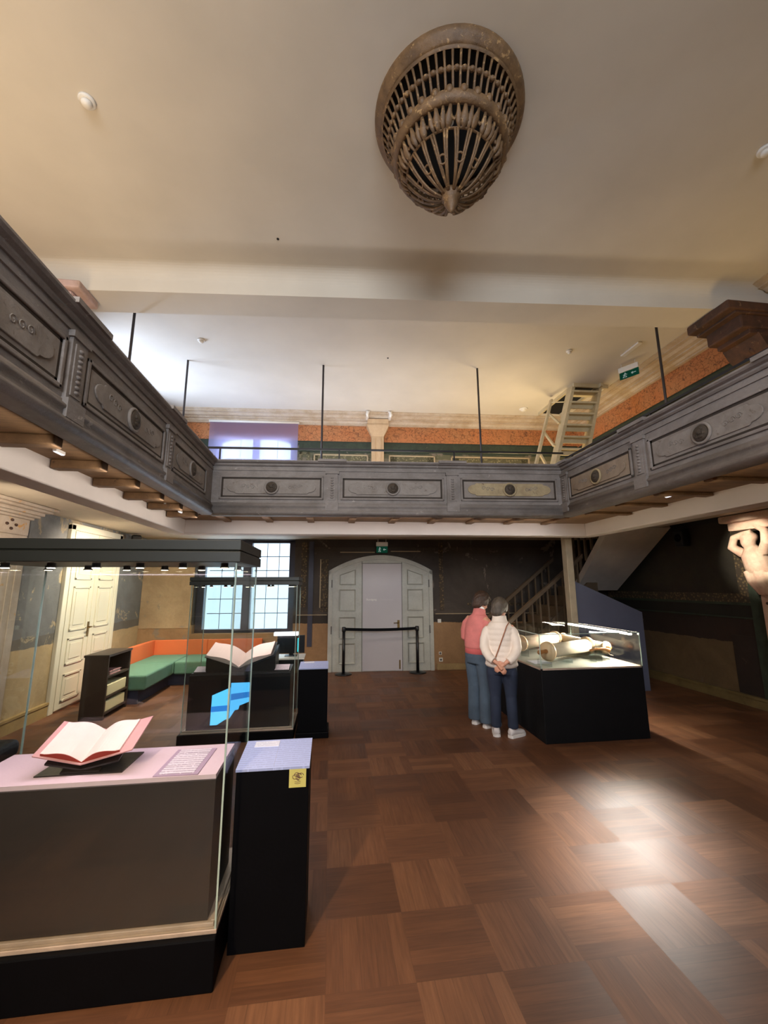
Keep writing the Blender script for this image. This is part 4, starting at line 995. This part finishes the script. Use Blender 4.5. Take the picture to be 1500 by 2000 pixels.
# ------------------------------------------------------------------ scroll case
g = thing('scroll_case', 'low black case with lit glass top holding parchment scrolls', 'display case', (3.05, 5.4, 0)); m_scb = plain('black_case_base', (16, 16, 18), .6, spec=.2)
SX0, SX1, SY0, SY1 = 2.405, 3.68, 4.65, 6.1
MB().box(SX0+.0, SX1-.0, SY0, SY1, .0, .78).build('base', m_scb, g, bevel=.006)
MB().box(SX0+.02, SX1-.02, SY0+.02, SY1-.02, .78, .79).build('deck', m_grey_deck, g)
MB().box(SX0, SX1, SY0, SY0+.02, .78, .797).box(SX0, SX1, SY1-.02, SY1, .78, .797).box(SX0, SX0+.02, SY0, SY1, .78, .797).box(SX1-.02, SX1, SY0, SY1, .78, .797).build('metal_strip', m_strip, g)
th = .008; z0, z1 = .797, 1.172
for bx in ((SX0, SX1, SY0, SY0+th, z0, z1), (SX0, SX1, SY1-th, SY1, z0, z1), (SX0, SX0+th, SY0, SY1, z0, z1), (SX1-th, SX1, SY0, SY1, z0, z1), (SX0, SX1, SY0, SY1, z1, z1+.008)):
    MB().box(*bx).build('glass_pane', m_glass, g)
for x in (SX0, SX1-.006):
    for y in (SY0, SY1-.006): MB().box(x-.001, x+.007, y-.001, y+.007, z0, z1).build('glass_edge', m_gedge, g)
MB().box(SX0, SX1, SY0-.001, SY0+.006, z1, z1+.009).build('glass_edge', m_gedge, g)
MB().box(SX0-.001, SX0+.006, SY0, SY1, z1, z1+.009).build('glass_edge', m_gedge, g)
ls = MB().box(SX1-.05, SX1-.012, SY0+.08, SY1-.05, z1-.025, z1-.006).build('led_strip', m_chrome, g)
for k in range(10):
    y = SY0+.12+(SY1-SY0-.25)*k/9
    MB().box(SX1-.085, SX1-.05, y-.055, y+.055, z1-.03, z1-.008).build('led', m_led, ls)
for k in range(2): MB().box(SX1-.32+.06*k, SX1-.27+.06*k, SY1-.05, SY1-.02, z1-.034, z1-.02).build('led', m_led, ls)
def scroll(label, a, b, r, hl, hr, dr):
    a, b = Vector(a), Vector(b); d = (b-a).normalized()
    g = thing('parchment_scroll', label, 'scroll', a.to_tuple(), 0, 'parchment scrolls in the lit case')
    MB().tube([a, b], r, 28).build('roll', m_wax, g)
    for p, s, h in ((a, -1, hl), (b, 1, hr)):
        if dr: MB().tube([p+d*s*.004, p+d*s*.03], [dr, dr*.96], 28).build('disc', m_ivory, g)
        if h: 
            q = MB().tube([p+d*s*.03, p+d*s*.05, p+d*s*(h*.5), p+d*s*(h-.02), p+d*s*h], [.018, .026, .02, .026, .012], 12); q.build('handle', m_rwood, g)
    return g
A1, B1 = (2.66, 4.93, .945), (3.39, 5.28, .945)
scroll('front pale parchment scroll lying on clear supports', A1, B1, .082, .2, .2, .115)
A2, B2 = (2.58, 5.48, .97), (3.27, 5.86, .97)
scroll('second parchment scroll, lying behind the front one', A2, B2, .085, .1, .2, .105)
A3, B3 = (3.42, 5.86, .975), (3.52, 5.08, .955)
scroll('third scroll, partly unrolled at the right of the lit case', A3, B3, .05, .1, .1, .07)
q = MB()
rr = [[(x, y, .92+.03*math.sin(u*5)) for u, x, y in ((v/8, 3.36-.02*v/8+.1*(1-w), 5.8-.7*w) for v in range(9))] for w in (0, 1)]
sheet = [[(3.42+.10*w-.0+.015*k, 5.84-.74*w, .925-.012*k+.012*math.sin(k)) for k in range(9)] for w in (0, .25, .5, .75, 1)]
low = [[(x, y, z-.003) for x, y, z in r_] for r_ in sheet]
MBs = MB(); k9 = 9
for i in range(4):
    for j in range(8):
        MBs.add([sheet[i][j], sheet[i][j+1], sheet[i+1][j+1], sheet[i+1][j], low[i][j], low[i][j+1], low[i+1][j+1], low[i+1][j]], [(0,1,2,3),(7,6,5,4),(0,4,5,1),(1,5,6,2),(2,6,7,3),(3,7,4,0)])
tag(MBs.build('parchment_sheet', m_wax), 'flat parchment sheet hanging from the third scroll at the right', 'sheet')
tag(MB().tube([(3.24, 4.98, .93), (3.32, 4.965, .95), (3.42, 4.93, .95), (3.46, 4.9, .93)], [.016, .014, .02, .03], 10).build('wooden_handle', m_rwood), 'curved wooden handle standing in front of the third scroll', 'handle')
def acrylic(label, x, y, w, d, h, rz):
    g = thing('acrylic_stand', label, 'stand', (x, y, .79), rz, 'clear acrylic supports in the lit case', world=False)
    q = MB()
    for a in (-w/2, w/2-.008):
        q.box(a, a+.008, -d/2, d/2, 0, h)
    q.build('leg', m_acryl, g)
    MB().box(-w/2, w/2, -d/2, d/2, h, h+.008).build('plate', m_acryl, g)
acrylic('low clear plate under the left half of the front scroll', 2.75, 4.95, .42, .2, .055, .45)
acrylic('low clear plate under the right half of the front scroll', 3.14, 5.16, .42, .2, .055, .45)
acrylic('tall clear stand under the right handle of the front scroll', 3.46, 5.22, .1, .1, .13, .3)
acrylic('clear stand beside the right disc of the front scroll', 3.34, 5.02, .1, .1, .07, .2)
acrylic('clear support under the second scroll', 2.9, 5.66, .6, .12, .08, .5)
acrylic('clear support under the third scroll', 3.5, 5.45, .12, .7, .1, .1)
tag(MB().box(2.5, 2.72, 4.98, 5.2, .79, .795).build('label_sheet', m_whitecard), 'white label sheet at the left edge of the scroll case floor', 'label')
MB().box(4.01, 4.09, 6.535, 6.54, .3, .38).build('plate', m_whitepl, sk)
sk.location = (4.05, 6.535, .3)
for ch in sk.children: ch.location = -sk.location
sk['label'] = 'small white plate low on the post behind the scroll case'

# ------------------------------------------------------------------ lit stucco figure on the right wall
g = thing('stucco_figure', 'brightly lit stucco figure with raised arms under a capital at the right edge', 'statue', (5.95, 5.0, 1.3))
MB().box(5.72, 6.1, 4.6, 5.36, 2.62, SOF-.01).box(5.8, 6.1, 4.68, 5.3, 2.5, 2.62).build('capital', m_atlas, g, bevel=.02)
q = MB()
q.ell((5.84, 5.06, 2.33), (.085, .09, .11), None, 16, 10).ell((5.78, 5.06, 2.31), (.03, .025, .03)).ell((5.86, 5.06, 2.39), (.1, .11, .08))
q.tube([(5.86, 5.05, 2.28), (5.88, 5.04, 2.15), (5.9, 5.0, 1.98), (5.93, 4.95, 1.78), (5.97, 4.9, 1.55)], [.06, .15, .17, .14, .1], 16)
q.tube([(5.86, 5.17, 2.17), (5.80, 5.27, 2.27), (5.80, 5.22, 2.40), (5.82, 5.10, 2.44), (5.84, 4.99, 2.46)], [.07, .062, .05, .042, .04], 12)
q.tube([(5.87, 4.9, 2.17), (5.82, 4.80, 2.30), (5.82, 4.80, 2.46), (5.84, 4.92, 2.55), (5.86, 5.02, 2.58)], [.07, .062, .05, .044, .042], 12)
q.build('figure', m_atlas, g, remesh=.012, smooth=4)
dr_ = MB()
for k in range(6): dr_.tube([(5.8+.02*(k % 2), 5.1-.06*k, 1.92+.04*math.sin(k)), (5.79, 5.05-.06*k, 1.78), (5.85, 5.0-.05*k, 1.6)], [.05, .055, .03], 10)
dr_.build('drapery', m_atlas, g, remesh=.012, smooth=3)
MB().box(5.92, 6.1, 4.72, 5.08, .16, 1.6).build('pilaster', m_atlas, g, bevel=.01)
q = MB()
for k in range(4): q.ell((5.915, 5.0-.03*(k % 2), 1.48-.12*k), (.01, .02, .02), None, 8, 5)
q.build('stud', m_capd, g)
MB().box(6.06, 6.1, 5.1, 5.36, .16, SOF-.12).build('side_strip', m_green, g)

# ------------------------------------------------------------------ people
def ering(c, rx, ry, tilt=0, yaw=0, n=20):
    out = []
    for j in range(n):
        a = 2*PI*j/n; p = Vector((rx*math.cos(a), ry*math.sin(a), 0))
        p = Matrix.Rotation(tilt, 3, 'X') @ p; p = Matrix.Rotation(yaw, 3, 'Z') @ p
        out.append(Vector(c)+p)
    return out
def hand(mb, wrist, d, n, th, L=.165, curl=.5):
    """Palm and five separate bent fingers. d = direction of the fingers, n = back of the hand, th = thumb side."""
    d, n, th = Vector(d).normalized(), Vector(n).normalized(), Vector(th).normalized(); w = Vector(wrist)
    mb.tube([w, w+d*L*.12, w+d*L*.3, w+d*L*.52], [.024, .03, .037, .034], 12, flat=.55)
    for k, (off, ln) in enumerate(((.027, .42), (.009, .48), (-.009, .45), (-.026, .36))):
        p = w+d*L*.48+th*off; pts = [p]; dd = d.copy()
        for seg in (.42, .33, .25):
            pts.append(pts[-1]+dd*ln*L*seg); dd = (dd-n*curl*(1+.15*k)).normalized()
        mb.tube(pts, [.0092, .0088, .008, .0065], 8)
    p = w+d*L*.16+th*.026; q1 = p+(d*.6+th*.8).normalized()*L*.2; q2 = q1+(d*.95+th*.1-n*.3).normalized()*L*.17; q3 = q2+(d*.9-th*.2-n*.4).normalized()*L*.13
    mb.tube([p, q1, q2, q3], [.013, .0115, .0095, .007], 8)
def head(mb, c, M3, k=1):
    """Head with jaw, nose, brow and ears; M3 turns it, c = centre."""
    T = Matrix.Translation(c) @ M3.to_4x4()
    def fn(dv):
        f = 1.0
        if dv.z < -.2 and dv.y > 0: f -= .10*(-dv.z)
        if dv.z < -.3 and dv.y < 0: f -= .22*(-dv.z)
        return f
    mb.ell((0, 0, .0), (.072*k, .092*k, .112*k), T, 24, 16, fn)
    mb.ell((0, .062*k, -.078*k), (.034*k, .03*k, .028*k), T).ell((0, .05*k, -.03*k), (.052*k, .042*k, .06*k), T)
    mb.tube([(0, .084*k, .02*k), (0, .1*k, -.005*k), (0, .108*k, -.02*k), (0, .096*k, -.03*k)], [.008*k, .011*k, .014*k, .01*k], 10, T)
    mb.ell((0, .088*k, -.052*k), (.022*k, .01*k, .007*k), T, 10, 6).ell((0, .084*k, .032*k), (.045*k, .012*k, .009*k), T, 10, 6)
    for s in (-1, 1): mb.ell((s*.074*k, -.006*k, -.008*k), (.01*k, .02*k, .03*k), T, 10, 8)
    return T
def hair(T, k, mat, parent, low, side, vol, wavy=0):
    q = MB()
    def fn(dv):
        f = 1.0+wavy*.05*math.sin(dv.x*19+dv.z*13)*math.cos(dv.y*17)
        face = dv.y > .25 and dv.z < .42 and abs(dv.x) < .86
        if face: f = .72
        if dv.z < low and dv.y > -.15: f = .72
        return f
    q.ell((0, -.012*k, .016*k), (.086*k*vol, .105*k*vol, .118*k*vol), T, 32, 22, fn)
    q.ell((0, -.06*k, -.05*k), (.07*k*vol, .05*k*vol, .07*k), T, 18, 12)
    if side:
        for s in (-1, 1): q.ell((s*.07*k, .0*k, .015*k), (.022*k, .052*k, .06*k), T, 14, 10)
        q.ell((0, .07*k, .085*k), (.062*k, .035*k, .035*k), T, 14, 10)
    q.build('hair', mat, parent, remesh=.008, smooth=2)
def eyes(T, k, parent):
    q = MB()
    for s in (-1, 1): q.ell((s*.03*k, .083*k, .012*k), (.011*k, .008*k, .006*k), T, 10, 6)
    q.build('eyes', m_coverd, parent)
def shoe(mb, sole, ankle, yaw, L=.25):
    M = Matrix.Translation((ankle[0], ankle[1], 0)) @ Matrix.Rotation(yaw, 4, 'Z')
    rings = []
    for y, w, h in ((-.07, .022, .05), (-.062, .036, .085), (-.02, .04, .098), (.04, .042, .085), (.09, .046, .062), (.14, .044, .05), (.17, .032, .04), (.182, .014, .03)):
        y *= L/.25
        rings.append([(w*math.cos(a)*(1 if math.sin(a) < .2 else .85), y, .018+max(0, (math.sin(a)*.5+.5))*h) for a in [2*PI*j/14 for j in range(14)]])
    mb.loft(rings, True, M=M)
    pl = []
    for y, w in ((-.076, .02), (-.06, .04), (0, .044), (.08, .05), (.14, .048), (.175, .034), (.19, .012)): pl.append((w, y*L/.25))
    poly = pl + [(-w, y) for w, y in reversed(pl)]
    sole.prism(poly, 0, .028, M)

# --- woman in the white puffer jacket, back to the viewer, hands clasped behind
W = thing('person', 'person in a white quilted jacket, hands clasped behind the back', 'person', (2.07, 4.97, 0), math.radians(-24), world=False)
W_obj = W
b = MB()
hips = {-1: (-.085, 0, .78), 1: (.085, 0, .78)}
for s in (-1, 1):
    b.tube([(s*.088, 0, .80), (s*.092, .01, .62), (s*.092, .015, .43), (s*.095, -.005, .28), (s*.098, -.01, .09), (s*.098, .02, .04)], [.08, .074, .052, .05, .034, .03], 14)
    b.tube([(s*.12, -.01, 1.25), (s*.155, -.03, 1.19), (s*.175, -.09, 1.01), (s*.12, -.17, .90), (s*.045, -.20, .845)], [.04, .042, .034, .03, .022], 12)
b.loft([ering((0, 0, z), rx, ry) for z, rx, ry in ((.74, .12, .09), (.82, .15, .11), (.96, .13, .095), (1.12, .145, .1), (1.24, .15, .085), (1.3, .09, .07), (1.33, .05, .05))])
b.tube([(0, .0, 1.29), (.004, .02, 1.36), (.01, .035, 1.43)], [.052, .048, .05], 14)
R3 = Matrix.Rotation(math.radians(-28), 3, 'Z') @ Matrix.Rotation(math.radians(-22), 3, 'X')
T = head(b, (.012, .05, 1.45), R3, 1.03)
hand(b, (.04, -.2, .842), (-.75, -.12, -.55), (0, -1, .1), (-.3, 0, .9), .16, .45)
hand(b, (-.04, -.215, .845), (.6, -.1, -.75), (0, -1, .15), (.5, 0, .8), .16, .55)
body = b.build('body', m_skin, W, remesh=.0065, smooth=2)
eyes(T, .98, W)
j = MB()
zs = [.775+.0125*i for i in range(43)]
def jr(z):
    tab = ((.775, .172, .135), (.80, .185, .142), (.95, .172, .136), (1.08, .168, .13), (1.18, .172, .125), (1.245, .155, .115), (1.285, .12, .105), (1.31, .09, .09))
    for (a, ax, ay), (c_, cx, cy) in zip(tab, tab[1:]):
        if z <= c_: u = (z-a)/(c_-a); return ax+(cx-ax)*u, ay+(cy-ay)*u
    return tab[-1][1:]
rg = []
for z in zs:
    rx, ry = jr(z); k = 1+.05*(abs(math.sin((z-.775)*PI/.062)))
    rg.append(ering((0, -.005, z), rx*k, ry*k, n=28))
j.loft(rg)
j.loft([ering((0, .0, 1.29), .1, .095), ering((0, .008, 1.33), .088, .085), ering((.002, .018, 1.375), .082, .08)])
for s in (-1, 1):
    ctr = [(s*.10, -.005, 1.232), (s*.15, -.02, 1.18), (s*.178, -.05, 1.1), (s*.188, -.09, 1.01), (s*.165, -.135, .95), (s*.12, -.175, .895), (s*.07, -.2, .86)]
    P_, R_ = [], []
    for i in range(len(ctr)-1):
        for u in (0, .25, .5, .75):
            a, c_ = Vector(ctr[i]), Vector(ctr[i+1]); P_.append(a+(c_-a)*u); R_.append((min(.066, .05+.02*(i+u))-.022*((i+u)/6))*(1+.05*abs(math.sin((i+u)*3.6))))
    j.tube(P_, R_, 16)
j.build('jacket', m_puffer, W, remesh=.008, smooth=1)
tr_ = MB()
tr_.loft([ering((0, -.005, z), rx, ry) for z, rx, ry in ((.70, .165, .125), (.78, .165, .13), (.84, .16, .125))])
for s in (-1, 1):
    tr_.tube([(s*.082, -.005, .79), (s*.088, -.01, .7), (s*.09, .005, .58), (s*.09, .01, .44), (s*.093, -.008, .3), (s*.096, -.008, .17), (s*.096, -.005, .10)], [.09, .094, .084, .066, .064, .06, .062], 18)
tr_.build('jeans', m_jeans2, W, remesh=.009, smooth=2)
sh, so = MB(), MB(); shoe(sh, so, (-.095, -.0), 0, 0, .24) if False else shoe(sh, so, (-.097, .0), math.radians(5), .24); sh.build('shoe', m_shoe, W); so.build('sole', m_sole, W)
sh, so = MB(), MB(); shoe(sh, so, (.097, -.01), math.radians(-42), .24); sh.build('shoe', m_shoe, W); so.build('sole', m_sole, W)
hair(T, 1.03, m_hairg, W, -.35, 1, 1.1, .6)
q = MB()
def on_back(x, z, e=.012):
    rx, ry = jr(z); rx *= 1.03; ry *= 1.03; u = max(-1, min(1, x/rx)); return Vector((x, -.005-ry*math.sqrt(1-u*u)-e, z))
pts = [on_back(.085-.17*u, 1.262-.42*u**1.0+.0, .008) for u in [i/14 for i in range(15)]]
pts = [Vector((.115, -.05, 1.30))] + pts
q.tube(pts, .008, 6, flat=.5); q.build('bag_strap', m_strap, W)

# --- woman in the rose jacket, facing right, head bowed to the case
Pk = thing('person', 'person in a rose-pink jacket and wide jeans bending over the scroll case', 'person', (1.93, 5.36, 0), math.radians(-62), world=False)
b = MB()
for s in (-1, 1):
    b.tube([(s*.085, 0, .84), (s*.09, .01, .66), (s*.09, .02, .46), (s*.092, 0, .3), (s*.095, -.01, .09), (s*.095, .02, .04)], [.085, .078, .055, .052, .035, .03], 14)
    b.tube([(s*.13, .0, 1.31), (s*.19, .0, 1.26), (s*.215, -.02, 1.06), (s*.19, .11, 1.0), (s*.12, .22, 1.0)], [.045, .045, .037, .031, .022], 12)
b.loft([ering((0, -.01+.06*max(0, z-.9)**1.0, z), rx, ry) for z, rx, ry in ((.78, .12, .09), (.87, .165, .115), (1.0, .135, .1), (1.17, .15, .105), (1.3, .15, .088), (1.36, .09, .07), (1.39, .05, .05))])
b.tube([(0, .02, 1.36), (.0, .05, 1.43), (.0, .075, 1.49)], [.054, .05, .05], 14)
R3 = Matrix.Rotation(math.radians(-6), 3, 'Z') @ Matrix.Rotation(math.radians(-30), 3, 'X')
T = head(b, (0, .095, 1.515), R3, 1.0)
hand(b, (.12, .22, 1.0), (-.35, .9, .1), (.2, .1, 1), (-1, -.2, .2), .165, .5)
hand(b, (-.12, .22, 1.0), (.35, .9, .1), (-.2, .1, 1), (1, -.2, .2), .165, .5)
b.build('body', m_skin, Pk, remesh=.0065, smooth=2)
eyes(T, 1.0, Pk)
j = MB()
tab = ((.885, .178, .14), (.91, .174, .138), (.935, .172, .135), (.955, .186, .148), (1.05, .188, .148), (1.16, .186, .145), (1.26, .175, .132), (1.315, .145, .112), (1.355, .11, .1))
j.loft([ering((0, -.012+.1*max(0, z-1.0), z), rx, ry, n=28) for z, rx, ry in tab])
j.loft([ering((0, .02, 1.34), .1, .095), ering((0, .04, 1.385), .085, .085), ering((0, .055, 1.43), .08, .078, math.radians(-18))])
for s in (-1, 1):
    j.tube([(s*.13, .01, 1.285), (s*.175, .0, 1.235), (s*.195, -.015, 1.15), (s*.2, -.02, 1.06), (s*.195, .04, 1.01), (s*.17, .13, 1.0), (s*.135, .205, 1.0)], [.06, .072, .07, .064, .058, .052, .042], 16)
j.build('jacket', m_pink, Pk, remesh=.009, smooth=3)
MB().loft([ering((0, -.012, z), rx, ry, n=28) for z, rx, ry in ((.872, .176, .136), (.88, .183, .144), (.935, .182, .143), (.94, .175, .136))]).build('jacket_hem', m_pinkd, Pk)
MB().loft([ering((0, .035, 1.375), .074, .074), ering((0, .05, 1.43), .068, .066, math.radians(-18)), ering((0, .056, 1.455), .064, .062, math.radians(-22))], cap=False).build('shirt_collar', m_cloth, Pk)
q = MB(); q.loft([[(.13+.05*u, -.0+.1*u, z), (.19, .04+.05*u, z), (.185, .06+.05*u, z), (.125+.05*u, .02+.1*u, z)] for z, u in ((.90, 0), (.84, .1), (.79, .3), (.745, .6))], False)
q.build('shirt_tail', m_cloth, Pk)
tr_ = MB()
tr_.loft([ering((0, -.01, z), rx, ry) for z, rx, ry in ((.76, .175, .14), (.84, .19, .15), (.91, .18, .14))])
for s in (-1, 1):
    tr_.tube([(s*.088, -.01, .86), (s*.09, -.015, .76), (s*.092, .0, .62), (s*.093, .008, .46), (s*.095, .0, .32), (s*.096, -.0, .18), (s*.096, .005, .065)], [.095, .104, .098, .088, .088, .092, .098], 18)
tr_.build('jeans', m_jeans1, Pk, remesh=.009, smooth=2)
for s in (-1, 1):
    sh, so = MB(), MB(); shoe(sh, so, (s*.096, .02), math.radians(-8*s), .26); sh.build('shoe', m_shoe, Pk); so.build('sole', m_sole, Pk)
hair(T, 1.03, m_hairb, Pk, -.5, 1, 1.16, 1.0)

# ------------------------------------------------------------------ light
def area(name, loc, rot, sx, sy, power, col, spread=180):
    l = bpy.data.lights.new(name, 'AREA'); l.shape = 'RECTANGLE'; l.size = sx; l.size_y = sy; l.energy = power; l.color = col; l.spread = math.radians(spread)
    o = bpy.data.objects.new(name, l); COL.objects.link(o); o.location = loc; o.rotation_euler = rot; return o
def spot(name, loc, target, power, col, ang, blend=.6, r=.03):
    l = bpy.data.lights.new(name, 'SPOT'); l.energy = power; l.color = col; l.spot_size = math.radians(ang); l.spot_blend = blend; l.shadow_soft_size = r
    o = bpy.data.objects.new(name, l); COL.objects.link(o); o.location = loc
    o.rotation_euler = (Vector(target)-Vector(loc)).to_track_quat('-Z', 'Y').to_euler(); return o
w = bpy.data.worlds.new('sky'); SC.world = w; w.use_nodes = True
bg = w.node_tree.nodes['Background']; bg.inputs[0].default_value = (.74, .87, 1.0, 1); bg.inputs[1].default_value = 1.0
# daylight just outside the windows
AT = math.atan(TH)
area('daylight_upper', tuple(WB @ Vector((-1.73, .75, 4.4))), (-PI/2, 0, AT), 2.6, 2.4, 70, (.74, .86, 1.0))
area('daylight_lower', tuple(WB @ Vector((-1.78, .75, 1.75))), (-PI/2, 0, AT), 3.0, 2.6, 46, (.72, .85, 1.0))
o = area('daylight_side', (-5.3, 6.6, 3.3), (0, 0, 0), 2.4, 2.0, 330, (.70, .79, 1.0)); o.rotation_euler = Vector((1, .06, .34)).to_track_quat('-Z', 'Y').to_euler()
# lamps standing on the gallery floors, shining up
WARM = (1.0, .78, .52)
area('uplight_left', (-3.0, 2.4, 3.05), (PI, 0, 0), .4, 3.2, 24, (1.0, .74, .46))
area('uplight_right', (4.9, 3.6, 3.05), (PI, 0, 0), .4, 1.6, 7, (1.0, .66, .26))
area('uplight_back', (.6, 7.7, 3.05), (PI, 0, 0), 2.5, .4, 22, (.95, .90, .92))
area('uplight_corner', (3.8, 7.2, 3.05), (PI, 0, 0), 1.5, .5, 28, (1.0, .74, .38))
# lamps under the galleries
for x, y, z, tx, ty, tz, p in ((-2.6, 6.6, 2.6, -3.84, 7.1, 1.4, 130), (-2.6, 8.0, 2.6, -3.84, 8.8, 1.2, 34), (-2.7, 3.9, 2.2, -3.84, 5.1, 2.0, 60), (-2.4, 7.4, 2.6, -2.2, 7.7, .0, 150)):
    spot('wall_washer', (x, y, z), (tx, ty, tz), p, (1.0, .84, .64), 115, .9, .05)
spot('door_lamp', (1.2, 6.9, 2.6), (1.1, 8.8, .9), 11, (1.0, .92, .86), 100, .9, .05)
spot('back_wall_lamp', (3.0, 6.9, 2.6), (3.2, 8.7, .3), 14, (1.0, .74, .44), 95, .9, .05)
# lamp strips hidden behind the gallery base mouldings, lighting the white beams
area('beam_strip_left', (-1.74, 2.5, 2.60), (0, math.radians(80), 0), .06, 6.4, 5.0, (1.0, .90, .82))
area('beam_strip_back', (.9, 5.62, 2.60), (math.radians(80), 0, 0), 5.0, .06, 3.2, (1.0, .90, .88))
area('beam_strip_right', (3.40, 2.6, 2.60), (0, math.radians(-80), 0), .06, 6.0, 1.6, (1.0, .84, .62))
# display case lamps
area('case_lamp_near', (-1.12, 2.5, 1.83), (0, 0, 0), 1.1, .35, 5.6, (1.0, .82, .93))
area('case_lamp_far', (-1.02, 5.5, 1.72), (0, 0, 0), 1.0, .35, 6.5, (1.0, .82, .78))
area('scroll_lamp', (3.60, 5.4, 1.12), (0, math.radians(35), 0), .03, 1.3, 27, (1.0, .90, .76))
spot('figure_lamp', (4.7, 4.6, 2.45), (5.9, 5.0, 2.2), 60, (1.0, .92, .78), 46, .5, .03)
spot('floor_fill_spot', (-1.3, -.6, 3.2), (2.0, 2.95, 0), 1500, (1.0, .92, .76), 14, 1.0, .02)  # extra warm fill for the floor around the LED reflection, no known lamp
# the near end of the LED strip throws its light out through the front glass; the satin floor mirrors it
o = area('led_spill', (3.38, 4.72, 1.13), (0, 0, 0), .50, .12, 1.7, (1.0, .96, .92), 44); o.rotation_euler = (Vector((2.0, 2.85, 0))-Vector((3.38, 4.72, 1.13))).to_track_quat('-Z', 'Y').to_euler()
area('far_end_fill', (-.9, -4.3, 3.8), (PI/2, 0, 0), 5, 2.6, 112, (1.0, .97, .97), 110)  # fill light added behind the camera, shining through the added window
spot('visitor_fill_spot', (-1.3, 1.6, 3.25), (2.1, 5.1, 1.0), 210, (1.0, .95, .95), 24, 1.0, .04)  # added out of view to brighten the two visitors
spot('near_floor_fill', (-1.45, -.6, 3.2), (-.9, 1.9, 0), 260, (1.0, .72, .40), 50, 1.0, .05)  # added out of view to warm the floor at the lower left
area('hall_fill', (-1.3, -.2, 5.35), (0, 0, 0), 2.0, 2.0, 58, (1.0, .82, .62))  # broad fill added above the view to lift the floor

SC.view_settings.view_transform = 'Standard'; SC.view_settings.look = 'None'
SC.view_settings.exposure = 1.0; SC.view_settings.gamma = 1.0; SC.view_settings.use_curve_mapping = False
SC.cycles.max_bounces = 10; SC.cycles.transparent_max_bounces = 24; SC.cycles.diffuse_bounces = 5; SC.cycles.glossy_bounces = 4
SC.cycles.caustics_reflective = False; SC.cycles.caustics_refractive = False; SC.cycles.sample_clamp_indirect = 3
